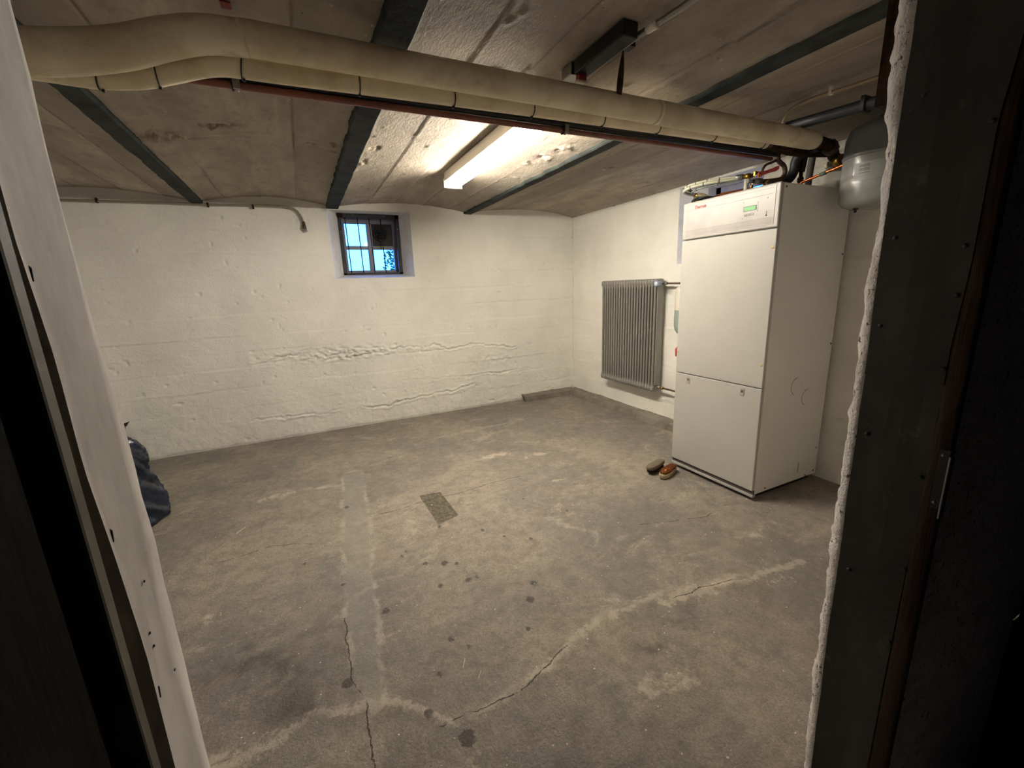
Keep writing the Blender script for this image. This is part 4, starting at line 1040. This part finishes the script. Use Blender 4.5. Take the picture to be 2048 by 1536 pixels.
B().tube([(-.135, -2.70, 1.838), (-.150, -2.735, 1.838)], .028, 20).build('brass_ring', M_brass, e)
B().tube([(-.12, -2.645, 1.835), (-.150, -2.735, 1.838)], .010, 14).build('pipe', M_rustpipe, e)
B().tube(smooth_path([(-.150, -2.735, 1.838), (-.158, -2.755, 1.825), (-.16, -2.76, 1.79), (-.16, -2.76, 1.68)], 5), .010, 12).build('pipe', M_rustpipe, e)
rebase(e)
# pipe and cable running toward the door under the ceiling
e = mk('dark_ceiling_pipe', 'dark grey pipe under the ceiling running toward the door above the tank', 'pipe', (-.55, -3.2, 1.95))
B().tube([(-.585, -2.70, 1.952), (-.55, -2.85, 1.952), (-.515, -3.05, 1.952), (-.45, -3.74, 1.952)], .024, 16).build('pipe', simple('dark_grey_pipe', '2e3136', .5), e)
for y, x in ((-3.0, -.523), (-3.5, -.473)): B().box((x-.030, y-.008, 1.925), (x+.030, y+.008, 1.985)).build('bracket', M_black, e, bevel=.002)
rebase(e)
e = mk('cream_ceiling_cable', 'cream cable on the ceiling curving down behind the thick pipe', 'cable', (-.7, -3, 1.97))
B().tube(smooth_path([(-.60, -2.69, 1.915), (-.615, -2.70, 1.955), (-.66, -2.74, 1.976), (-.705, -2.80, 1.985), (-.72, -2.90, 1.988), (-.70, -3.05, 1.986), (-.66, -3.4, 1.984), (-.64, -3.74, 1.984)], 8), .0068, 12).build('cable', simple('cream_cable', 'a9987a', .5), e)
B().box((-.722, -2.965, 1.978), (-.704, -2.955, 2.01)).build('cable_clip', M_lamp, e); rebase(e)

# ------------------------------------------------------------------ grey expansion tank
tk = mk('expansion_tank', 'grey enamel expansion tank with paper label hanging near the door', 'tank', (-.25, -2.95, 1.56))
TC = (-.245, -2.945, 0); R_ = .138
B().lathe(TC, (0, 0, 1), [(.001, 1.556), (.05, 1.557), (.09, 1.562), (.120, 1.575), (.135, 1.592), (R_, 1.615), (R_, 1.785)], 56).build('lower_shell', M_tank, tk)
B().lathe(TC, (0, 0, 1), [(R_, 1.786), (R_+.003, 1.788), (R_+.003, 1.800), (R_-.001, 1.803), (R_-.001, 1.870), (R_-.008, 1.895), (.122, 1.918), (.095, 1.937), (.06, 1.948), (.001, 1.952)], 56).build('upper_shell', simple('darker_grey_enamel', '87888a', .3, 0, .05), tk)
B().lathe(TC, (0, 0, 1), [(.02, 1.948), (.02, 1.968), (.001, 1.969)], 16).build('top_port', M_brass, tk)
B().lathe((-.305, -2.905, 0), (0, 0, 1), [(.012, 1.570), (.012, 1.556), (.006, 1.553), (.006, 1.542), (.001, 1.541)], 14).build('air_valve', M_black, tk)
def curved_label(a0, a1, z0, z1, r, mat, name, n=14):
    b = B(); v = []
    for k in range(n+1):
        a = math.radians(a0+(a1-a0)*k/n)
        v += [(TC[0]+r*math.cos(a), TC[1]+r*math.sin(a), z0), (TC[0]+r*math.cos(a), TC[1]+r*math.sin(a), z1)]
    b.add(v, [(2*i, 2*i+1, 2*i+3, 2*i+2) for i in range(n)], True); return b.build(name, mat, tk)
curved_label(168, 236, 1.675, 1.752, R_+.0012, M_label, 'label')
for z in (1.738, 1.732, 1.722, 1.716, 1.704): curved_label(176, 194, z, z+.0022, R_+.0018, M_dark_grey, 'label_print', 4)
curved_label(216, 232, 1.690, 1.705, R_+.0018, simple('label_grey', '8a8a90', .6), 'label_print', 4)
B().box((-.11, -3.0, 1.76), (-.004, -2.89, 1.80)).build('wall_bracket', M_steel, tk, bevel=.003)
rebase(tk)

# ------------------------------------------------------------------ radiator
rad = mk('radiator', 'tall grey column radiator on the right wall left of the heat pump', 'radiator', (-.09, -1.04, .3))
YN, YFa, RZ0, RZ1 = -1.395, -.700, .300, 1.272
NS = 21; pitch = (YN-YFa)/(NS-1)*1.0
def section():
    b = B()
    # three flat columns joined at head and foot
    for cx in (-.112, -.080, -.048):
        v = []; n = 10; zs_ = [RZ0+.02, RZ0+.055, RZ0+.075, RZ1-.075, RZ1-.055, RZ1-.02]
        rx = [.015, .014, .0125, .0125, .014, .015]; m3 = .0085 if cx < -.1 else .0150; ry = [.0155, .0150, m3, m3, .0150, .0155]
        for z, a, c in zip(zs_, rx, ry):
            for k in range(n):
                t_ = 2*math.pi*k/n; v.append((cx+a*math.cos(t_), c*math.sin(t_), z))
        b.add(v, [(i*n+k, i*n+(k+1) % n, (i+1)*n+(k+1) % n, (i+1)*n+k) for i in range(5) for k in range(n)], True)
    for z, s_ in ((RZ0, 1), (RZ1, -1)):
        v = []; prof = [(-.130, .020), (-.128, .045), (-.118, .052), (-.08, .050), (-.042, .052), (-.032, .045), (-.030, .020), (-.036, .004), (-.05, 0), (-.11, 0), (-.124, .004)]
        hw = .0162; m_ = len(prof)
        for wv, q in ((-hw, .85), (-hw*.6, 1.), (hw*.6, 1.), (hw, .85)):
            for x, h_ in prof: v.append((-.08+(x+.08)*q, wv, z+s_*(.025+(h_-.025)*q)))
        f_ = [(i*m_+k, i*m_+(k+1) % m_, (i+1)*m_+(k+1) % m_, (i+1)*m_+k) for i in range(3) for k in range(m_)]
        f_ += [tuple(reversed(range(m_))), tuple(3*m_+k for k in range(m_))]
        b.add(v, f_, True)
    return b
sec0 = section().build('section', M_rad, rad)
sec0.location = (0, YFa, 0)
for i in range(1, NS):
    c = sec0.copy(); COL.objects.link(c); c.parent = rad; c.location = (0, YFa+pitch*i, 0)
# closing panel of the near end
B().box((-.104, YN-.020, RZ0+.05), (-.040, YN-.010, RZ1-.05)).build('end_panel', M_rad, rad, bevel=.003)
tv = B().tube([(-.085, YN-.015, 1.232), (-.085, YN-.055, 1.232)], .011, 12).build('valve_body', M_steel, rad)
B().tube([(-.085, YN-.050, 1.232), (-.125, YN-.050, 1.231)], .010, 12).build('valve_neck', M_steel, rad)
M_knob = simple('pale_blue_white_plastic', 'c8d2e2', .35)
kb = B().lathe((-.110, YN-.050, 1.231), (-1, 0, 0), [(.012, 0), (.021, .004), (.022, .040), (.019, .052), (.010, .057), (.0001, .058)], 24).build('thermostat_head', M_knob, rad)
kb['label'] = 'pale blue and white thermostat head'
b = B()
for k in range(12):
    a = 2*math.pi*k/12; b.box((-.160, YN-.050+math.cos(a)*.0215-.0015, 1.231+math.sin(a)*.0215-.0015), (-.118, YN-.050+math.cos(a)*.0215+.0015, 1.231+math.sin(a)*.0215+.0015))
b.build('grip_ribs', simple('blue_ribs', '4a5f8a', .5), kb)
B().tube([(-.085, YN-.055, 1.232), (-.085, YN-.30, 1.227)], .0075, 12).build('pipe', M_rustpipe, rad)
B().tube([(-.085, YN-.072, 1.232), (-.085, YN-.10, 1.231)], .0125, 6).build('nut', M_steel, rad)
B().tube([(-.085, YN-.015, .345), (-.085, YN-.075, .345)], .012, 12).build('return_valve', M_steel, rad)
B().tube([(-.085, YN-.03, .345), (-.10, YN-.03, .32)], .008, 10).build('drain_cap', M_steel, rad)
B().tube([(-.085, YN-.075, .345), (-.085, YN-.32, .345)], .0075, 12).build('pipe', M_rustpipe, rad)
B().tube([(-.085, YN-.08, .345), (-.085, YN-.105, .345)], .0125, 6).build('nut', M_brass, rad)
for z in (.42, 1.15): B().box((-.06, -1.05, z), (.0, -1.03, z+.03)).build('wall_bracket', M_rad, rad)
for z in (.42, 1.15): B().box((-.06, -.83, z), (.0, -.81, z+.03)).build('wall_bracket', M_rad, rad)
rebase(rad)
# translucent brine bottle and red filling valve between radiator and cabinet
bo = mk('brine_bottle', 'white translucent bottle half full of teal fluid between radiator and cabinet', 'bottle', (-.1, -1.68, .83))
BC = (-.075, -1.655, 0)
B().lathe(BC, (0, 0, 1), [(.001, 1.205), (.03, 1.204), (.048, 1.196), (.056, 1.180), (.058, 1.16), (.058, 1.02)], 28).build('upper_bottle', simple('milky_plastic', 'd9d4c4', .35), bo)
B().lathe(BC, (0, 0, 1), [(.058, 1.02), (.058, .90), (.052, .865), (.035, .838), (.015, .825), (.012, .80)], 28).build('fluid_part', simple('teal_grey_fluid', '93a39c', .3), bo)['label'] = 'teal fluid showing through the plastic'
B().tube([(BC[0], BC[1], .81), (BC[0], BC[1], .56), (BC[0]+.02, BC[1]-.02, .30), (BC[0]+.02, BC[1]-.25, .10)], .010, 12).build('pipe', M_rustpipe, bo)
B().lathe((BC[0], BC[1], 0), (0, 0, 1), [(.012, .775), (.019, .77), (.019, .74), (.012, .735)], 8).build('nut', M_steel, bo)
B().tube([(BC[0]-.012, BC[1]+.005, .73), (BC[0]-.022, BC[1]+.018, .70), (BC[0]-.022, BC[1]+.018, .645)], [.008, .011, .007], 10).build('red_lever', M_redpl, bo)
B().box((-.03, -1.67, 1.10), (.0, -1.64, 1.13)).build('wall_clip', M_steel, bo)
rebase(bo)

# ------------------------------------------------------------------ rusty hanger bar beside the doorway
rb = mk('rusty_flat_bar', 'dark rusty bar hanging from the ceiling beside the right door edge', 'bar', (-1.45, -3.5, 1.65))
b = B(); v = []; zs = np.linspace(1.648, 2.02, 26)
for z in zs:
    j = wob(z, 9, .004, 61)
    v += [(-1.462, -3.508, z), (-1.427+j*.4, -3.508, z), (-1.427+j*.4, -3.494, z), (-1.462, -3.494, z)]
b.add(v, [(i*4+k, i*4+(k+1) % 4, (i+1)*4+(k+1) % 4, (i+1)*4+k) for i in range(25) for k in range(4)]+[(3, 2, 1, 0), (100, 101, 102, 103)])
b.build('bar', M_rust, rb)
b = B()
for k in range(60):
    z = random.uniform(1.78, 1.99); y = -3.508-random.uniform(0, .012); x = random.uniform(-1.446, -1.430)
    b.tube([(x, y, z), (x+random.uniform(.006, .022), y-random.uniform(0, .01), z-random.uniform(.0, .02)), (x+random.uniform(.015, .04), y-.01, z-random.uniform(.01, .05))], .0008, 4)
o = b.build('hemp_strands', simple('hemp', '6b4a2a', .9), rb); o['kind'] = 'stuff'
rebase(rb)

# ------------------------------------------------------------------ blue bag
def bag():
    root = mk('blue_plastic_bag', 'dark blue glossy plastic bag slumped on the floor by the left wall', 'bag', (-3.93, -1.18, 0))
    n, m_ = 96, 60; v = []
    cx0, cy0 = -3.95, -1.17
    prof = [(.0, .262), (.03, .285), (.09, .272), (.16, .245), (.24, .222), (.31, .208), (.36, .196), (.41, .165), (.47, .115), (.52, .05)]
    hs_ = [p[0] for p in prof]; rs_ = [p[1] for p in prof]
    for j in range(m_):
        z = .012+.508*(j/(m_-1)); r = np.interp(z, hs_, rs_)
        lx = np.interp(z, [0, .3, .52], [0, .015, .105])
        for k in range(n):
            a = 2*math.pi*k/n
            fold = .012*float(fbm(np.array([math.cos(a)*2+z*3.]), np.array([math.sin(a)*2+z*9.]), 2.2, 4, .6, 80)[0])
            cr = abs(float(vnoise(np.array([a*3+z*6]), np.array([z*16-a*2]), 81)[0])); fold -= .010*max(0, .25-cr)*4*.5
            rr = max(.01, r+fold)
            v.append((cx0+lx+rr*math.cos(a), cy0+rr*math.sin(a), z+.006*float(vnoise(np.array([a*4]), np.array([z*20]), 82)[0])))
    f_ = [(i*n+k, i*n+(k+1) % n, (i+1)*n+(k+1) % n, (i+1)*n+k) for i in range(m_-1) for k in range(n)]
    f_ += [tuple(reversed(range(n))), tuple((m_-1)*n+k for k in range(n))]
    t = NT('blue_plastic_film'); t.color(t.mix(t.ramp(t.noise(6, 4, .6), .4, .7), lin('1b2538'), lin('0e141f'))); t.rm(.28, 0, .5)
    t.bump(t.noise(9, 4, .55, (1, 1, 1.5), .8), .010, .6)
    B().add(v, f_, True).build('film', t.m, root)
    # gathered neck
    b = B(); v = []
    for j in range(6):
        for k in range(20):
            a = 2*math.pi*k/20; r = (.05, .03, .026, .034, .045, .052)[j]*(1+.25*math.sin(a*5+j))
            v.append((cx0+.105+r*math.cos(a)+.006*j, cy0+r*math.sin(a), .515+j*.012+(.012*math.sin(a*3) if j == 5 else 0)))
    b.add(v, [(i*20+k, i*20+(k+1) % 20, (i+1)*20+(k+1) % 20, (i+1)*20+k) for i in range(5) for k in range(20)], True)
    b.build('gathered_neck', M_dark, root)
    rebase(root)
bag()

# ------------------------------------------------------------------ two scrubbing brushes by the cabinet
def brush(name, label, loc, rot, up_, wood, bristle):
    root = mk(name, label, 'brush', loc); root.rotation_euler = rot
    def outline(s_, n=40):
        out = []
        for k in range(n):
            a = 2*math.pi*k/n; x = .095*math.cos(a); wv = .031+.010*(x/.095)**2-.004*(x > 0)
            out.append((x*s_, math.copysign(min(1, abs(math.sin(a))**.75), math.sin(a))*wv*s_))
        return out
    n = 40
    def slab(zs_, ss, nm, mat, sm_=True):
        v = []
        for z, s_ in zip(zs_, ss): v += [(x, y, z) for x, y in outline(s_)]
        f_ = [(i*n+k, i*n+(k+1) % n, (i+1)*n+(k+1) % n, (i+1)*n+k) for i in range(len(zs_)-1) for k in range(n)]
        f_ += [tuple(reversed(range(n))), tuple((len(zs_)-1)*n+k for k in range(n))]
        return B().add(v, f_, True).build(nm, mat, root)
    if up_:      # lying on its back, bristles up
        slab([0, .004, .010, .0125, .015, .026, .028], [.93, .99, 1., .985, 1., 1., .97], 'wooden_back', wood)
        z0, z1 = .027, .052
    else:
        slab([.030, .033, .046, .052, .055], [.97, 1., 1., .97, .9], 'wooden_back', wood); z0, z1 = .031, .002
    b = B(); pts = outline(.9)
    for i in range(2600):
        k = random.randrange(n); s_ = math.sqrt(random.random()); x, y = pts[k]; x2, y2 = pts[(k+1) % n]; t_ = random.random()
        px_, py_ = (x+(x2-x)*t_)*s_, (y+(y2-y)*t_)*s_
        l_ = Vector((random.uniform(-.003, .003), random.uniform(-.003, .003), 0)); wd = Vector((random.uniform(-1, 1), random.uniform(-1, 1), 0)).normalized()*.0011
        zt = z1+(random.uniform(-.006, .002) if up_ else random.uniform(0, .002))
        b.add([(px_-wd.x, py_-wd.y, z0), (px_+wd.x, py_+wd.y, z0), (px_+l_.x*2, py_+l_.y*2, zt)], [(0, 1, 2)])
    o = b.build('bristles', bristle, root); o['kind'] = 'stuff'
    slab([min(z0, z1)+(.0 if up_ else .006), max(z0, z1)-.008], [.84, .84], 'bristle_bed', bristle)
M_bwood = simple('pale_brush_wood', 'b5a382', .6, 0, .3, 20, .001, 60); M_bwood2 = simple('dirty_brush_wood', '6e6350', .7, 0, .3, 20)
brush('scrubbing_brush', 'wooden scrubbing brush with orange-brown bristles facing up beside the cabinet corner', (-.772, -2.246, .003), (0, 0, math.radians(19)), True, M_bwood, simple('rust_brown_bristle', '9a5c26', .8, 0, .4, 60))
brush('scrubbing_brush', 'worn grey-backed scrubbing brush with dark bristles down, farther from the cabinet', (-.795, -2.158, .002), (0, 0, math.radians(17)), False, M_bwood2, simple('dark_bristle', '33241e', .8, 0, .3, 60))
# small litter on the floor
M_spl = simple('pale_splinter', 'cfc2a4', .7)
for i, (x, y, a, L, lb) in enumerate(((-2.463, -2.978, 1.05, .040, 'pale wood splinter on the floor, the left one of two'), (-2.432, -3.045, .95, .034, 'pale wood splinter on the floor, the right one of two'),
                       (-1.823, -1.905, 1.5, .05, 'thin white stick on the floor right of the dark patch'), (-3.262, -1.61, 1.0, .07, 'long thin pale straw on the floor near the blue bag'))):
    o = B().add([(-L/2, -.0016, 0), (L/2, -.0008, 0), (L/2, .0008, 0), (-L/2, .0016, 0), (-L/2, -.001, .003), (L/2, -.0005, .002), (L/2, .0005, .002), (-L/2, .001, .003)],
                [(0, 3, 2, 1), (4, 5, 6, 7), (0, 1, 5, 4), (1, 2, 6, 5), (2, 3, 7, 6), (3, 0, 4, 7)]).build('splinter', M_spl)
    z_ = float(floor_fn(np.array([x]), np.array([y]))[2][0]); o.location = (x, y, z_+.0005); o.rotation_euler = (0, 0, a); tag(o, lb, 'splinter', 'pale splinters on the floor')
